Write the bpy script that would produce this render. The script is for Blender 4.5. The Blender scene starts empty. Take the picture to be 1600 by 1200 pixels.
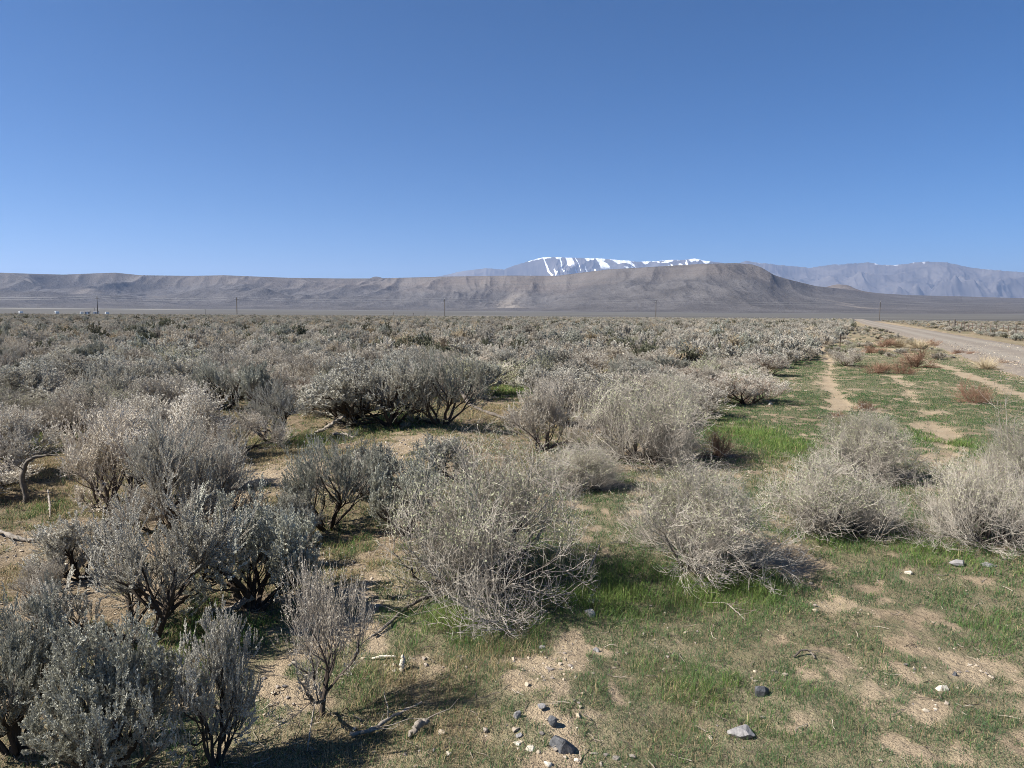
import bpy, math, random
import numpy as np
from mathutils import Matrix, Vector

# ------------------------------------------------------------------ camera, sky, sun, exposure
scene = bpy.context.scene
COL = scene.collection
F_PX, CAM_H = 1200.0, 2.2                      # focal length in pixels of a 1600 wide frame, eye height
PITCH, ROLL = math.radians(5.20), math.radians(0.37)
SUN_EL, SUN_AZ = math.radians(42), math.radians(-102)   # azimuth from +Y (view direction), negative = to the left

cam_d = bpy.data.cameras.new("camera")
cam_d.sensor_fit = 'HORIZONTAL'
cam_d.sensor_width = 36.0
cam_d.lens = 36.0 * F_PX / 1600.0
cam_d.clip_start = 0.05
cam_d.clip_end = 120000.0
cam = bpy.data.objects.new("camera", cam_d)
COL.objects.link(cam)
CAM_ROT = Matrix.Rotation(math.pi / 2 - PITCH, 3, 'X') @ Matrix.Rotation(ROLL, 3, 'Z')
cam.matrix_world = Matrix.Translation((0, 0, CAM_H)) @ CAM_ROT.to_4x4()
scene.camera = cam

world = bpy.data.worlds.new("World")
scene.world = world
world.use_nodes = True
wn = world.node_tree
bg = wn.nodes["Background"]
sky = wn.nodes.new("ShaderNodeTexSky")
sky.sky_type = 'NISHITA'
sky.sun_disc = False
sky.sun_elevation = SUN_EL
sky.sun_rotation = SUN_AZ
sky.altitude = 1600
sky.air_density = 0.75
sky.dust_density = 0.25
sky.ozone_density = 7.0
hsv_sky = wn.nodes.new("ShaderNodeHueSaturation"); hsv_sky.inputs["Saturation"].default_value = 1.20
wn.links.new(sky.outputs[0], hsv_sky.inputs["Color"]); wn.links.new(hsv_sky.outputs[0], bg.inputs[0])
bg.inputs[1].default_value = 0.053

sun_d = bpy.data.lights.new("sun", 'SUN')
sun_d.energy = 5.0
sun_d.angle = math.radians(0.53)
sun_d.color = (1.0, 0.965, 0.91)
sun = bpy.data.objects.new("sun", sun_d)
COL.objects.link(sun)
to_sun = Vector((math.sin(SUN_AZ) * math.cos(SUN_EL), math.cos(SUN_AZ) * math.cos(SUN_EL), math.sin(SUN_EL)))
sun.rotation_euler = to_sun.to_track_quat('Z', 'Y').to_euler()
sun.location = to_sun * 50

vs = scene.view_settings
vs.view_transform = 'Standard'
vs.look = 'None'
vs.gamma = 1.0
vs.exposure = 1.15
scene.cycles.use_denoising = True
scene.cycles.denoiser = 'OPENIMAGEDENOISE'
scene.cycles.denoising_input_passes = 'RGB_ALBEDO_NORMAL'
scene.cycles.denoising_prefilter = 'NONE'
scene.cycles.use_adaptive_sampling = False
scene.cycles.filter_width = 0.9
scene.cycles.max_bounces = 4
scene.cycles.diffuse_bounces = 3
scene.cycles.glossy_bounces = 1
scene.cycles.transmission_bounces = 2
scene.cycles.volume_bounces = 0
scene.cycles.transparent_max_bounces = 4
scene.cycles.caustics_reflective = False
scene.cycles.caustics_refractive = False

# ------------------------------------------------------------------ noise and terrain
_rng = np.random.default_rng(7)
_PERM = _rng.permutation(4096)
_VAL = _rng.random(4096)


def vnoise(x, y, seed=0):
    x = np.asarray(x, float); y = np.asarray(y, float)
    xi = np.floor(x).astype(np.int64); yi = np.floor(y).astype(np.int64)
    fx = x - xi; fy = y - yi
    fx = fx * fx * fx * (fx * (fx * 6 - 15) + 10); fy = fy * fy * fy * (fy * (fy * 6 - 15) + 10)

    def h(a, b):
        return _VAL[(_PERM[(a + seed * 131) & 4095] + b * 57 + seed * 17) & 4095]
    v = (h(xi, yi) * (1 - fx) + h(xi + 1, yi) * fx) * (1 - fy) + (h(xi, yi + 1) * (1 - fx) + h(xi + 1, yi + 1) * fx) * fy
    return v * 2 - 1


def fbm(x, y, oct=4, seed=0, gain=0.5):
    s = 0.0; a = 1.0; t = 0.0
    for o in range(oct):
        s = s + a * vnoise(x * (2 ** o) + 13.7 * o, y * (2 ** o) - 7.3 * o, seed + o)
        t += a; a *= gain
    return s / t


def ridged(x, y, oct=4, seed=0, gain=0.5):
    s = 0.0; a = 1.0; t = 0.0
    for o in range(oct):
        s = s + a * (1 - np.abs(vnoise(x * (2 ** o) + 3.1 * o, y * (2 ** o) + 9.2 * o, seed + o)) * 1.6)
        t += a; a *= gain
    return s / t


def sstep(a, b, x):
    t = np.clip((np.asarray(x, float) - a) / (b - a), 0, 1)
    return t * t * (3 - 2 * t)


def ray(px, py):
    return CAM_ROT @ Vector(((px - 800) / F_PX, -(py - 600) / F_PX, -1.0))


def flat(px, py):
    d = ray(px, py); t = -CAM_H / d.z
    return (d.x * t, d.y * t)


def pxscale(px, py):                                # metres per photo pixel on the ground there
    x, y = flat(px, py)
    return y / F_PX


RD = np.array([0.40, 0.9165])                        # direction in which the road runs
def across(x, y): return np.asarray(x) * RD[1] - np.asarray(y) * RD[0]
def along(x, y): return np.asarray(x) * RD[0] + np.asarray(y) * RD[1]
ROAD_A, ROAD_B = 6.7, 11.8


def blob(px, py, rpx, rpy, w=1.0):
    x, y = flat(px, py)
    rx = rpx * y / F_PX
    ry = abs(flat(px, max(py - rpy, 505))[1] - flat(px, py + rpy)[1]) / 2
    return (x, y, rx, ry, w)


def blobs(x, y, lst):
    x = np.asarray(x, float); y = np.asarray(y, float)
    ox = 0.16 * fbm(x * 1.6, y * 1.6, 3, 25); oy = 0.16 * fbm(x * 1.6 + 7, y * 1.6, 3, 26)      # ragged outlines
    x = x + ox; y = y + oy
    s = np.zeros_like(np.asarray(x, float))
    for (bx, by, rx, ry, w) in lst:
        s = np.maximum(s, w * np.exp(-(((x - bx) / rx) ** 2 + ((y - by) / ry) ** 2)))
    return s


MOUNDS = [blob(420, 765, 75, 45, 0.20), blob(650, 715, 85, 30, 0.17), blob(250, 940, 120, 60, 0.16),
          blob(770, 900, 170, 60, 0.12), blob(1080, 850, 130, 45, 0.10), blob(1320, 820, 110, 45, 0.10),
          blob(860, 1080, 110, 45, 0.10), blob(1550, 850, 90, 30, 0.10), blob(640, 650, 120, 20, 0.22)]


def hgt(x, y):
    x = np.asarray(x, float); y = np.asarray(y, float)
    d = np.hypot(x, y)
    c = across(x, y)
    z = 0.10 * fbm(x * 0.22, y * 0.22, 2, 3) + 0.045 * fbm(x * 0.9, y * 0.9, 3, 5)
    m = np.zeros_like(z)
    for (bx, by, rx, ry, w) in MOUNDS:
        m = m + w * np.exp(-(((x - bx) / (rx * 1.2)) ** 2 + ((y - by) / (ry * 1.2)) ** 2))
    z = z + m
    z = z + 0.020 * fbm(x * 4.5, y * 4.5, 3, 8) * np.clip(14 / (d + 1e-3), 0, 1) + 0.010 * np.abs(fbm(x * 13, y * 13, 2, 9)) * np.clip((16 - d) / 8, 0, 1)
    z = z * (1 - sstep(60, 160, d))
    # sunken footpath and wheel ruts beside the road
    z = z - 0.05 * path_mask(x, y)
    near_road = 1 - sstep(1.5, 4.5, np.maximum(ROAD_A - 0.6 - c, c - ROAD_B - 0.6))
    z = z * (1 - near_road) - 0.03 * near_road
    far = np.clip(d - 700, 0, None)
    z = z + far * 0.0052
    return z


def polyline_dist(x, y, pts):
    best = np.full(np.shape(x), 1e9)
    for (a, b) in zip(pts[:-1], pts[1:]):
        ax, ay = a; bx, by = b
        dx, dy = bx - ax, by - ay
        t = np.clip(((x - ax) * dx + (y - ay) * dy) / (dx * dx + dy * dy), 0, 1)
        best = np.minimum(best, np.hypot(x - ax - t * dx, y - ay - t * dy))
    return best


PATH1 = [flat(*p) for p in [(1283, 538), (1290, 552), (1298, 575), (1292, 592), (1300, 610), (1312, 628), (1303, 645)]]
PATH1W = 0.55
PATH2 = [flat(*p) for p in [(1330, 528), (1380, 541), (1430, 558), (1480, 574), (1530, 592), (1580, 609), (1650, 632)]]
PATH3 = [flat(*p) for p in [(1395, 585), (1415, 605), (1440, 640), (1462, 675), (1488, 715)]]
PATH5 = [flat(*p) for p in [(1232, 735), (1222, 800), (1215, 870), (1285, 930), (1318, 1000), (1350, 1070), (1425, 1110), (1385, 1180)]]
PATH4 = [flat(*p) for p in [(1345, 650), (1385, 645), (1420, 655), (1470, 640)]]


def path_mask(x, y):
    x = np.asarray(x, float); y = np.asarray(y, float)
    n = 0.34 * fbm(x * 1.1, y * 0.8, 3, 21) + 0.22 * fbm(x * 4.5, y * 3.5, 2, 22)
    m = 1 - sstep(0.10, 0.36, polyline_dist(x, y, PATH1) + n)
    m = np.maximum(m, 1 - sstep(0.05, 0.36, polyline_dist(x, y, PATH2) + n))
    m = np.maximum(m, 0.9 * (1 - sstep(-0.12, 0.26, polyline_dist(x, y, PATH3) + n * 1.3)))
    m = np.maximum(m, 0.6 * (1 - sstep(-0.1, 0.30, polyline_dist(x, y, PATH4) + n * 1.5)))
    m = np.maximum(m, 0.42 * (1 - sstep(-0.16, 0.14, polyline_dist(x, y, PATH5) + n * 0.9)))
    return m


BARE = [blob(420, 770, 80, 50, 1.2), blob(652, 705, 100, 30, 1.2), blob(800, 625, 85, 16, .9), blob(40, 850, 90, 45, .9),
        blob(90, 930, 80, 40, 1.0), blob(580, 940, 70, 60, .9), blob(845, 1035, 60, 28, 1.1), blob(880, 1090, 60, 40, 1.0),
        blob(900, 1150, 80, 36, 1.1), blob(1210, 745, 60, 25, .8), blob(1215, 870, 45, 30, 1.0), blob(1310, 950, 35, 16, .8),
        blob(1490, 1045, 70, 18, .8), blob(1440, 1112, 60, 22, .8), blob(1345, 1065, 35, 16, .7), blob(1130, 1150, 50, 25, .7),
        blob(1210, 1050, 30, 14, .8), blob(1480, 720, 45, 25, 1.0), blob(1250, 690, 45, 12, .8), blob(1590, 1110, 50, 20, .6),
        blob(640, 1040, 70, 25, .6), blob(430, 1090, 50, 60, .8), blob(270, 920, 60, 35, .8), blob(300, 720, 60, 20, .5),
        blob(420, 1185, 60, 30, .8), blob(660, 1180, 80, 25, .6), blob(960, 1020, 30, 12, .9), blob(1060, 1000, 40, 20, .5)]
LUSH = [blob(730, 975, 150, 30, 1.0), blob(960, 930, 110, 40, 1.1), blob(1130, 930, 130, 35, 1.1), blob(1440, 875, 110, 35, .65),
        blob(1290, 860, 70, 30, .8), blob(340, 1000, 100, 45, .9), blob(480, 690, 70, 14, .9), blob(700, 610, 60, 10, .5),
        blob(790, 612, 70, 12, 1.0), blob(610, 672, 80, 14, .9), blob(30, 690, 60, 18, .8), blob(540, 860, 40, 18, .7),
        blob(1500, 700, 60, 30, .8), blob(1190, 690, 90, 40, .9), blob(1540, 990, 80, 45, .6), blob(1130, 1080, 130, 60, .5),
        blob(940, 600, 40, 8, .8), blob(540, 1070, 60, 40, .5), blob(1290, 800, 60, 30, .5), blob(60, 790, 60, 15, .6)]
DRY = [blob(650, 1060, 110, 60, 1.0), blob(780, 1030, 100, 50, .8), blob(560, 1150, 130, 50, .9), blob(720, 1140, 90, 60, .9),
       blob(60, 740, 110, 40, .9), blob(420, 715, 80, 20, .7), blob(580, 890, 70, 40, .9), blob(770, 650, 90, 20, .6),
       blob(1060, 1100, 80, 60, .5), blob(1230, 740, 60, 40, .5), blob(60, 880, 80, 40, .7)]


def field_mask(x, y):                                # where the sagebrush field grows
    c = across(x, y)
    d = np.hypot(x, y)
    edge = np.interp(d, [10, 17, 26, 52, 140, 400], [-3.6, -3.1, -2.3, -1.6, 0.6, 1.5])
    n = 0.7 * fbm(np.asarray(x) * 0.2, np.asarray(y) * 0.2, 2, 31)
    left = c < edge + n
    right = c > 14.5
    return left | right


def grass_fn(x, y):
    """returns cover 0..1, lushness, dryness"""
    c = across(x, y); d = np.hypot(x, y)
    strip = sstep(-4.2, -2.2, c + 0.8 * fbm(x * .3, y * .3, 2, 4)) * (1 - sstep(ROAD_A - 1.6, ROAD_A - 0.5, c + 0.5 * fbm(x * .7, y * .7, 2, 14)))
    strip = strip * (1 - 0.55 * sstep(45, 75, d))
    foreg = (1 - sstep(6.2, 8.5, d)) * sstep(-2.6, -1.2, x - (y - 4.5) * 0.1)
    base = np.maximum(np.maximum(strip, foreg), 0.72)
    base = np.maximum(base, 0.35 * (c > ROAD_B + 1))
    gap = 1 - sstep(-0.43, -0.27, fbm(x * .23, y * .23, 2, 55))
    base = np.maximum(base, 0.75 * gap * (d > 11))
    n = fbm(x * 0.75, y * 0.75, 4, 41, 0.6)
    n2 = fbm(x * 2.6, y * 2.6, 3, 45)
    lush = blobs(x, y, LUSH); dry = blobs(x, y, DRY); bare = blobs(x, y, BARE)
    n3 = fbm(x * 7, y * 5.5, 2, 47)
    cov = base * 1.08 + 0.50 * n + 0.95 * n2 + 0.85 * n3 - 0.10 + 0.75 * lush + 0.45 * dry - 0.75 * bare * (1 - 0.5 * lush)
    cov = sstep(0.22, 0.72, cov) * np.clip(0.55 + 0.5 * cov, 0, 1)
    cov = cov - 1.1 * path_mask(x, y)
    cov = cov * (1 - sstep(ROAD_A - 1.2, ROAD_A - 0.4, c) * (c < ROAD_B + 1))
    return np.clip(cov, 0, 1), np.clip(lush + 0.25 * n, 0, 1), np.clip(dry + 0.55 * (np.maximum(strip, foreg) < 0.5) + 0.25 * n2, 0, 1)


# ------------------------------------------------------------------ mesh and object helpers
def make_mesh(name, verts, quads=None, tris=None, mats=(), qmat=None, tmat=None, attrs=None, smooth=False):
    me = bpy.data.meshes.new(name)
    verts = np.asarray(verts, np.float32).reshape(-1, 3)
    quads = np.zeros((0, 4), np.int32) if quads is None else np.asarray(quads, np.int32).reshape(-1, 4)
    tris = np.zeros((0, 3), np.int32) if tris is None else np.asarray(tris, np.int32).reshape(-1, 3)
    me.vertices.add(len(verts)); me.vertices.foreach_set("co", verts.ravel())
    nl = quads.size + tris.size
    me.loops.add(nl)
    me.loops.foreach_set("vertex_index", np.concatenate([quads.ravel(), tris.ravel()]).astype(np.int32))
    npoly = len(quads) + len(tris)
    me.polygons.add(npoly)
    ls = np.concatenate([np.arange(len(quads)) * 4, quads.size + np.arange(len(tris)) * 3]).astype(np.int32)
    me.polygons.foreach_set("loop_start", ls)
    for m in mats: me.materials.append(m)
    if qmat is not None or tmat is not None:
        qm = np.zeros(len(quads), np.int32) if qmat is None else np.asarray(qmat, np.int32)
        tm = np.zeros(len(tris), np.int32) if tmat is None else np.asarray(tmat, np.int32)
        me.polygons.foreach_set("material_index", np.concatenate([qm, tm]).astype(np.int32))
    me.polygons.foreach_set("use_smooth", np.full(npoly, smooth, bool))
    for k, v in (attrs or {}).items():
        a = me.attributes.new(k, 'FLOAT', 'POINT')
        a.data.foreach_set("value", np.asarray(v, np.float32))
    me.update(calc_edges=True)
    return me


def tag(o, label=None, cat=None, group=None, kind=None):
    if label: o["label"] = label
    if cat: o["category"] = cat
    if group: o["group"] = group
    if kind: o["kind"] = kind
    return o


def link(name, data, parent=None):
    o = bpy.data.objects.new(name, data)
    COL.objects.link(o)
    if parent is not None: o.parent = parent
    return o


def norm(v):
    return v / (np.linalg.norm(v, axis=-1, keepdims=True) + 1e-9)


def tubes(P, R, S=3):
    """P (N,K,3) polylines, R (N,K) radii -> verts, quads"""
    N, K, _ = P.shape
    T = np.empty_like(P)
    T[:, 1:-1] = P[:, 2:] - P[:, :-2]; T[:, 0] = P[:, 1] - P[:, 0]; T[:, -1] = P[:, -1] - P[:, -2]
    T = norm(T)
    ref = np.where(np.abs(T[:, :1, 2:3]) < 0.8, np.array([0, 0, 1.0]), np.array([1.0, 0, 0]))
    ref = np.broadcast_to(ref, T.shape)
    A = norm(np.cross(T, ref)); B = np.cross(T, A)
    an = np.arange(S) * 2 * math.pi / S
    V = P[:, :, None, :] + R[:, :, None, None] * (np.cos(an)[None, None, :, None] * A[:, :, None, :] + np.sin(an)[None, None, :, None] * B[:, :, None, :])
    V = V.reshape(-1, 3)
    n = np.arange(N)[:, None, None]; k = np.arange(K - 1)[None, :, None]; s = np.arange(S)[None, None, :]
    b = (n * K + k) * S
    q = np.stack([b + s, b + (s + 1) % S, b + S + (s + 1) % S, b + S + s], -1).reshape(-1, 4)
    return V, q


def spread(rng, D, ang):
    """turn each direction D (N,3) by ang (N) about a random axis"""
    r = norm(rng.normal(size=D.shape))
    perp = norm(r - (r * D).sum(-1, keepdims=True) * D)
    return norm(D * np.cos(ang)[:, None] + perp * np.sin(ang)[:, None])


def grow(rng, stems, levels):
    """stems: dict(n, lean, L, r, base); levels: list of dict(n, ang, lr, up, jit, K, rr).  Returns list of (P, R) per level."""
    n = stems['n']
    az = rng.uniform(0, 2 * math.pi, n)
    lean = np.abs(rng.uniform(stems['lean'][0], stems['lean'][1], n))
    D = np.stack([np.sin(lean) * np.cos(az), np.sin(lean) * np.sin(az), np.cos(lean)], -1)
    p0 = np.stack([stems['base'] * np.cos(az) * rng.random(n), stems['base'] * np.sin(az) * rng.random(n), np.full(n, -0.03)], -1)
    L = stems['L'] * rng.uniform(0.75, 1.2, n)
    R0 = stems['r'] * rng.uniform(0.7, 1.15, n)
    out = []
    cfg = dict(up=stems.get('up', 0.05), jit=stems.get('jit', 0.2), K=stems.get('K', 6))
    for li in range(len(levels) + 1):
        K = cfg['K']
        P = np.empty((len(D), K + 1, 3)); P[:, 0] = p0
        Tn = np.empty((len(D), K + 1, 3)); Tn[:, 0] = D
        d = D.copy()
        for k in range(K):
            d = norm(d + cfg['jit'] * rng.normal(size=d.shape) + cfg['up'] * np.array([0, 0, 1.0]))
            P[:, k + 1] = P[:, k] + d * (L / K)[:, None]
            Tn[:, k + 1] = d
        low = P[:, :, 2]
        P[:, 1:, 2] = np.where(low[:, 1:] < 0.015, 0.015 + 0.02 * rng.random(low[:, 1:].shape), low[:, 1:])
        tt = np.linspace(0, 1, K + 1)[None, :]
        R = R0[:, None] * (1 - 0.5 * tt)
        out.append((P, R))
        if li == len(levels): break
        lv = levels[li]
        m = lv['n']
        N = len(D)
        t = rng.uniform(lv.get('t0', 0.3), 1.0, (N, m)); t[:, 0] = 1.0
        kf = t * K; ki = np.minimum(kf.astype(int), K - 1); fr = kf - ki
        idx = np.arange(N)[:, None]
        pos = P[idx, ki] * (1 - fr[..., None]) + P[idx, ki + 1] * fr[..., None]
        tan = Tn[idx, ki + 1].reshape(-1, 3)
        ang = rng.uniform(lv['ang'][0], lv['ang'][1], (N, m)); ang[:, 0] *= 0.4
        D2 = spread(rng, tan, ang.reshape(-1))
        L2 = (L[:, None] * rng.uniform(lv['lr'][0], lv['lr'][1], (N, m))).reshape(-1)
        R2 = (R0[:, None] * (1 - 0.5 * t) * lv.get('rr', 0.62)).reshape(-1)
        R2 = np.maximum(R2, lv.get('rmin', 0.001))
        p0 = pos.reshape(-1, 3); D = D2; L = L2; R0 = R2
        keep = rng.random(len(D)) < lv.get('keep', 1.0)
        p0, D, L, R0 = p0[keep], D[keep], L[keep], R0[keep]
        cfg = lv
    return out


def leaves(rng, P, m, ll, lw, out_ang=0.9, t0=0.15):
    """m leaves along each twig polyline; quads"""
    N, K1, _ = P.shape; K = K1 - 1
    t = rng.uniform(t0, 1.0, (N, m)); kf = t * K; ki = np.minimum(kf.astype(int), K - 1); fr = (kf - ki)[..., None]
    idx = np.arange(N)[:, None]
    pos = (P[idx, ki] * (1 - fr) + P[idx, ki + 1] * fr).reshape(-1, 3)
    tan = norm(P[idx, ki + 1] - P[idx, ki]).reshape(-1, 3)
    d = spread(rng, tan, rng.uniform(0.2, out_ang, len(tan)))
    side = norm(np.cross(d, norm(rng.normal(size=d.shape))))
    l = (ll * rng.uniform(0.6, 1.3, len(d)))[:, None]; w = (lw * rng.uniform(0.7, 1.3, len(d)))[:, None]
    bend = norm(rng.normal(size=d.shape)) * l * 0.12
    V = np.stack([pos, pos + d * l * 0.65 + side * w + bend, pos + d * l, pos + d * l * 0.65 - side * w + bend], 1).reshape(-1, 3)
    q = (np.arange(len(d))[:, None] * 4 + np.arange(4)[None, :])
    return V, q


# ------------------------------------------------------------------ materials
def new_mat(name):
    m = bpy.data.materials.new(name)
    m.use_nodes = True
    nt = m.node_tree
    for n in list(nt.nodes): nt.nodes.remove(n)
    out = nt.nodes.new("ShaderNodeOutputMaterial")
    return m, nt, out


def N(nt, t, **kw):
    n = nt.nodes.new(t)
    for k, v in kw.items(): setattr(n, k, v)
    return n


def math_n(nt, op, a, b=None, clamp=False):
    n = N(nt, "ShaderNodeMath", operation=op, use_clamp=clamp)
    for i, v in enumerate((a, b)):
        if v is None: continue
        if isinstance(v, (int, float)): n.inputs[i].default_value = v
        else: nt.links.new(v, n.inputs[i])
    return n.outputs[0]


def mix_c(nt, fac, a, b, mode='MIX'):
    n = N(nt, "ShaderNodeMix", data_type='RGBA', blend_type=mode)
    for sock, v in ((n.inputs[0], fac), (n.inputs[6], a), (n.inputs[7], b)):
        if isinstance(v, (int, float)): sock.default_value = v
        elif isinstance(v, tuple): sock.default_value = (*v[:3], 1)
        else: nt.links.new(v, sock)
    return n.outputs[2]


def noise(nt, scale, detail=4, rough=0.55, vec=None, w=None):
    n = N(nt, "ShaderNodeTexNoise")
    n.inputs["Scale"].default_value = scale; n.inputs["Detail"].default_value = detail; n.inputs["Roughness"].default_value = rough
    if vec is not None: nt.links.new(vec, n.inputs["Vector"])
    return n.outputs[0]


def ramp(nt, fac, stops):
    n = N(nt, "ShaderNodeValToRGB")
    el = n.color_ramp.elements
    while len(el) > 1: el.remove(el[-1])
    el[0].position = stops[0][0]; el[0].color = (*stops[0][1], 1)
    for p, c in stops[1:]:
        e = el.new(p); e.color = (*c, 1)
    nt.links.new(fac, n.inputs[0])
    return n.outputs[0]


def obj_coord(nt):
    return N(nt, "ShaderNodeTexCoord").outputs["Object"]


def leaf_mat(name, c1, c2, c3, trans=0.12, spread_v=0.5):
    """leaf colour varies by leaf and by plant"""
    m, nt, out = new_mat(name)
    g = N(nt, "ShaderNodeNewGeometry"); oi = N(nt, "ShaderNodeObjectInfo")
    col = mix_c(nt, g.outputs["Random Per Island"], c1, c2)
    col = mix_c(nt, math_n(nt, 'MULTIPLY', oi.outputs["Random"], 0.75), col, c3)
    r2 = math_n(nt, 'FRACT', math_n(nt, 'MULTIPLY', oi.outputs["Random"], 17.31))
    val = math_n(nt, 'ADD', math_n(nt, 'MULTIPLY', r2, spread_v), 1 - spread_v / 2)
    hsv = N(nt, "ShaderNodeHueSaturation"); nt.links.new(col, hsv.inputs["Color"]); nt.links.new(val, hsv.inputs["Value"])
    d = N(nt, "ShaderNodeBsdfDiffuse"); t = N(nt, "ShaderNodeBsdfTranslucent"); mx = N(nt, "ShaderNodeMixShader")
    nt.links.new(hsv.outputs[0], d.inputs[0]); nt.links.new(hsv.outputs[0], t.inputs[0])
    mx.inputs[0].default_value = trans
    nt.links.new(d.outputs[0], mx.inputs[1]); nt.links.new(t.outputs[0], mx.inputs[2]); nt.links.new(mx.outputs[0], out.inputs[0])
    return m


def twig_mat(name, thick, thin, thin2, spread_v=0.35):
    """thick limbs carry dark bark, thin twigs are pale"""
    m, nt, out = new_mat(name)
    a = N(nt, "ShaderNodeAttribute", attribute_name="thin"); oi = N(nt, "ShaderNodeObjectInfo"); g = N(nt, "ShaderNodeNewGeometry")
    tc = mix_c(nt, g.outputs["Random Per Island"], thin, thin2)
    col = mix_c(nt, a.outputs["Fac"], thick, tc)
    r2 = math_n(nt, 'FRACT', math_n(nt, 'MULTIPLY', oi.outputs["Random"], 31.7))
    val = math_n(nt, 'ADD', math_n(nt, 'MULTIPLY', r2, spread_v), 1 - spread_v / 2)
    hsv = N(nt, "ShaderNodeHueSaturation"); nt.links.new(col, hsv.inputs["Color"]); nt.links.new(val, hsv.inputs["Value"])
    d = N(nt, "ShaderNodeBsdfDiffuse"); nt.links.new(hsv.outputs[0], d.inputs[0]); nt.links.new(d.outputs[0], out.inputs[0])
    return m


def simple_mat(name, c1, c2, scale=8, rough=0.8, bump=0.3, detail=5, metal=0.0):
    m, nt, out = new_mat(name)
    oc = obj_coord(nt)
    f = noise(nt, scale, detail, 0.6, oc)
    col = ramp(nt, f, [(0.3, c1), (0.7, c2)])
    b = N(nt, "ShaderNodeBsdfPrincipled"); nt.links.new(col, b.inputs["Base Color"]); b.inputs["Roughness"].default_value = rough
    b.inputs["Metallic"].default_value = metal
    if bump:
        bp = N(nt, "ShaderNodeBump"); bp.inputs["Strength"].default_value = bump; bp.inputs["Distance"].default_value = 0.02
        nt.links.new(noise(nt, scale * 3, 5, 0.65, oc), bp.inputs["Height"]); nt.links.new(bp.outputs[0], b.inputs["Normal"])
    nt.links.new(b.outputs[0], out.inputs[0])
    return m


M = {}
M['sage_leaf'] = leaf_mat("sage_leaf", (0.39, 0.375, 0.315), (0.49, 0.47, 0.405), (0.45, 0.415, 0.345))
M['sage_leaf_green'] = leaf_mat("sage_leaf_green", (0.34, 0.34, 0.275), (0.44, 0.435, 0.365), (0.395, 0.38, 0.31))
M['dark_leaf'] = leaf_mat("dark_leaf", (0.15, 0.155, 0.10), (0.22, 0.22, 0.15), (0.19, 0.175, 0.12))
M['grey_leaf'] = leaf_mat("grey_leaf", (0.42, 0.385, 0.32), (0.54, 0.50, 0.425), (0.50, 0.44, 0.35))
M['tan_leaf'] = leaf_mat("tan_leaf", (0.44, 0.37, 0.26), (0.55, 0.475, 0.345), (0.49, 0.40, 0.27))
M['spiny_leaf'] = leaf_mat("spiny_leaf", (0.28, 0.29, 0.165), (0.38, 0.375, 0.255), (0.35, 0.33, 0.22))
M['sage_wood'] = twig_mat("sage_wood", (0.060, 0.048, 0.038), (0.20, 0.17, 0.14), (0.30, 0.265, 0.22))
M['grey_wood'] = twig_mat("grey_wood", (0.085, 0.068, 0.056), (0.27, 0.23, 0.19), (0.40, 0.35, 0.29))
M['spiny_wood'] = twig_mat("spiny_wood", (0.085, 0.070, 0.058), (0.265, 0.232, 0.190), (0.45, 0.405, 0.335))
M['brown_wood'] = twig_mat("brown_wood", (0.06, 0.045, 0.035), (0.19, 0.135, 0.105), (0.29, 0.215, 0.165))
M['rust_wood'] = twig_mat("rust_wood", (0.07, 0.035, 0.022), (0.20, 0.115, 0.075), (0.33, 0.21, 0.145))
M['straw'] = twig_mat("straw_blade", (0.26, 0.20, 0.12), (0.42, 0.34, 0.22), (0.56, 0.48, 0.34))
M['dead_wood'] = simple_mat("dead_wood", (0.14, 0.115, 0.09), (0.34, 0.29, 0.23), 14, 0.85, 0.6)
M['dark_dead_wood'] = simple_mat("dark_dead_wood", (0.05, 0.04, 0.03), (0.17, 0.14, 0.11), 14, 0.85, 0.6)
M['pole_wood'] = simple_mat("pole_wood", (0.05, 0.04, 0.035), (0.10, 0.085, 0.07), 3, 0.8, 0.2)
M['post_metal'] = simple_mat("post_metal", (0.08, 0.05, 0.035), (0.16, 0.10, 0.07), 12, 0.7, 0.2)
M['wire'] = simple_mat("wire_metal", (0.30, 0.30, 0.30), (0.40, 0.40, 0.40), 2, 0.5, 0, metal=0.4)
M['insulator'] = simple_mat("insulator_glaze", (0.60, 0.60, 0.58), (0.70, 0.70, 0.68), 4, 0.3, 0)
M['white_paint'] = simple_mat("white_paint", (0.70, 0.70, 0.68), (0.80, 0.80, 0.78), 1, 0.5, 0)
M['dark_glass'] = simple_mat("dark_glass", (0.02, 0.025, 0.03), (0.04, 0.045, 0.05), 1, 0.15, 0)
M['grey_siding'] = simple_mat("grey_siding", (0.20, 0.19, 0.18), (0.28, 0.27, 0.25), 1, 0.7, 0)
M['roof_metal'] = simple_mat("roof_metal", (0.13, 0.12, 0.12), (0.2, 0.19, 0.18), 1, 0.5, 0)
M['rubber'] = simple_mat("rubber", (0.02, 0.02, 0.02), (0.03, 0.03, 0.03), 4, 0.8, 0)
M['basalt'] = simple_mat("basalt", (0.040, 0.042, 0.047), (0.13, 0.128, 0.128), 25, 0.75, 0.5)
M['grey_stone'] = simple_mat("grey_stone", (0.17, 0.16, 0.155), (0.32, 0.30, 0.28), 25, 0.8, 0.5)
M['white_stone'] = simple_mat("white_stone", (0.42, 0.36, 0.27), (0.66, 0.60, 0.49), 18, 0.8, 0.4)
M['tan_stone'] = simple_mat("tan_stone", (0.32, 0.25, 0.18), (0.5, 0.42, 0.31), 20, 0.85, 0.5)


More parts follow.
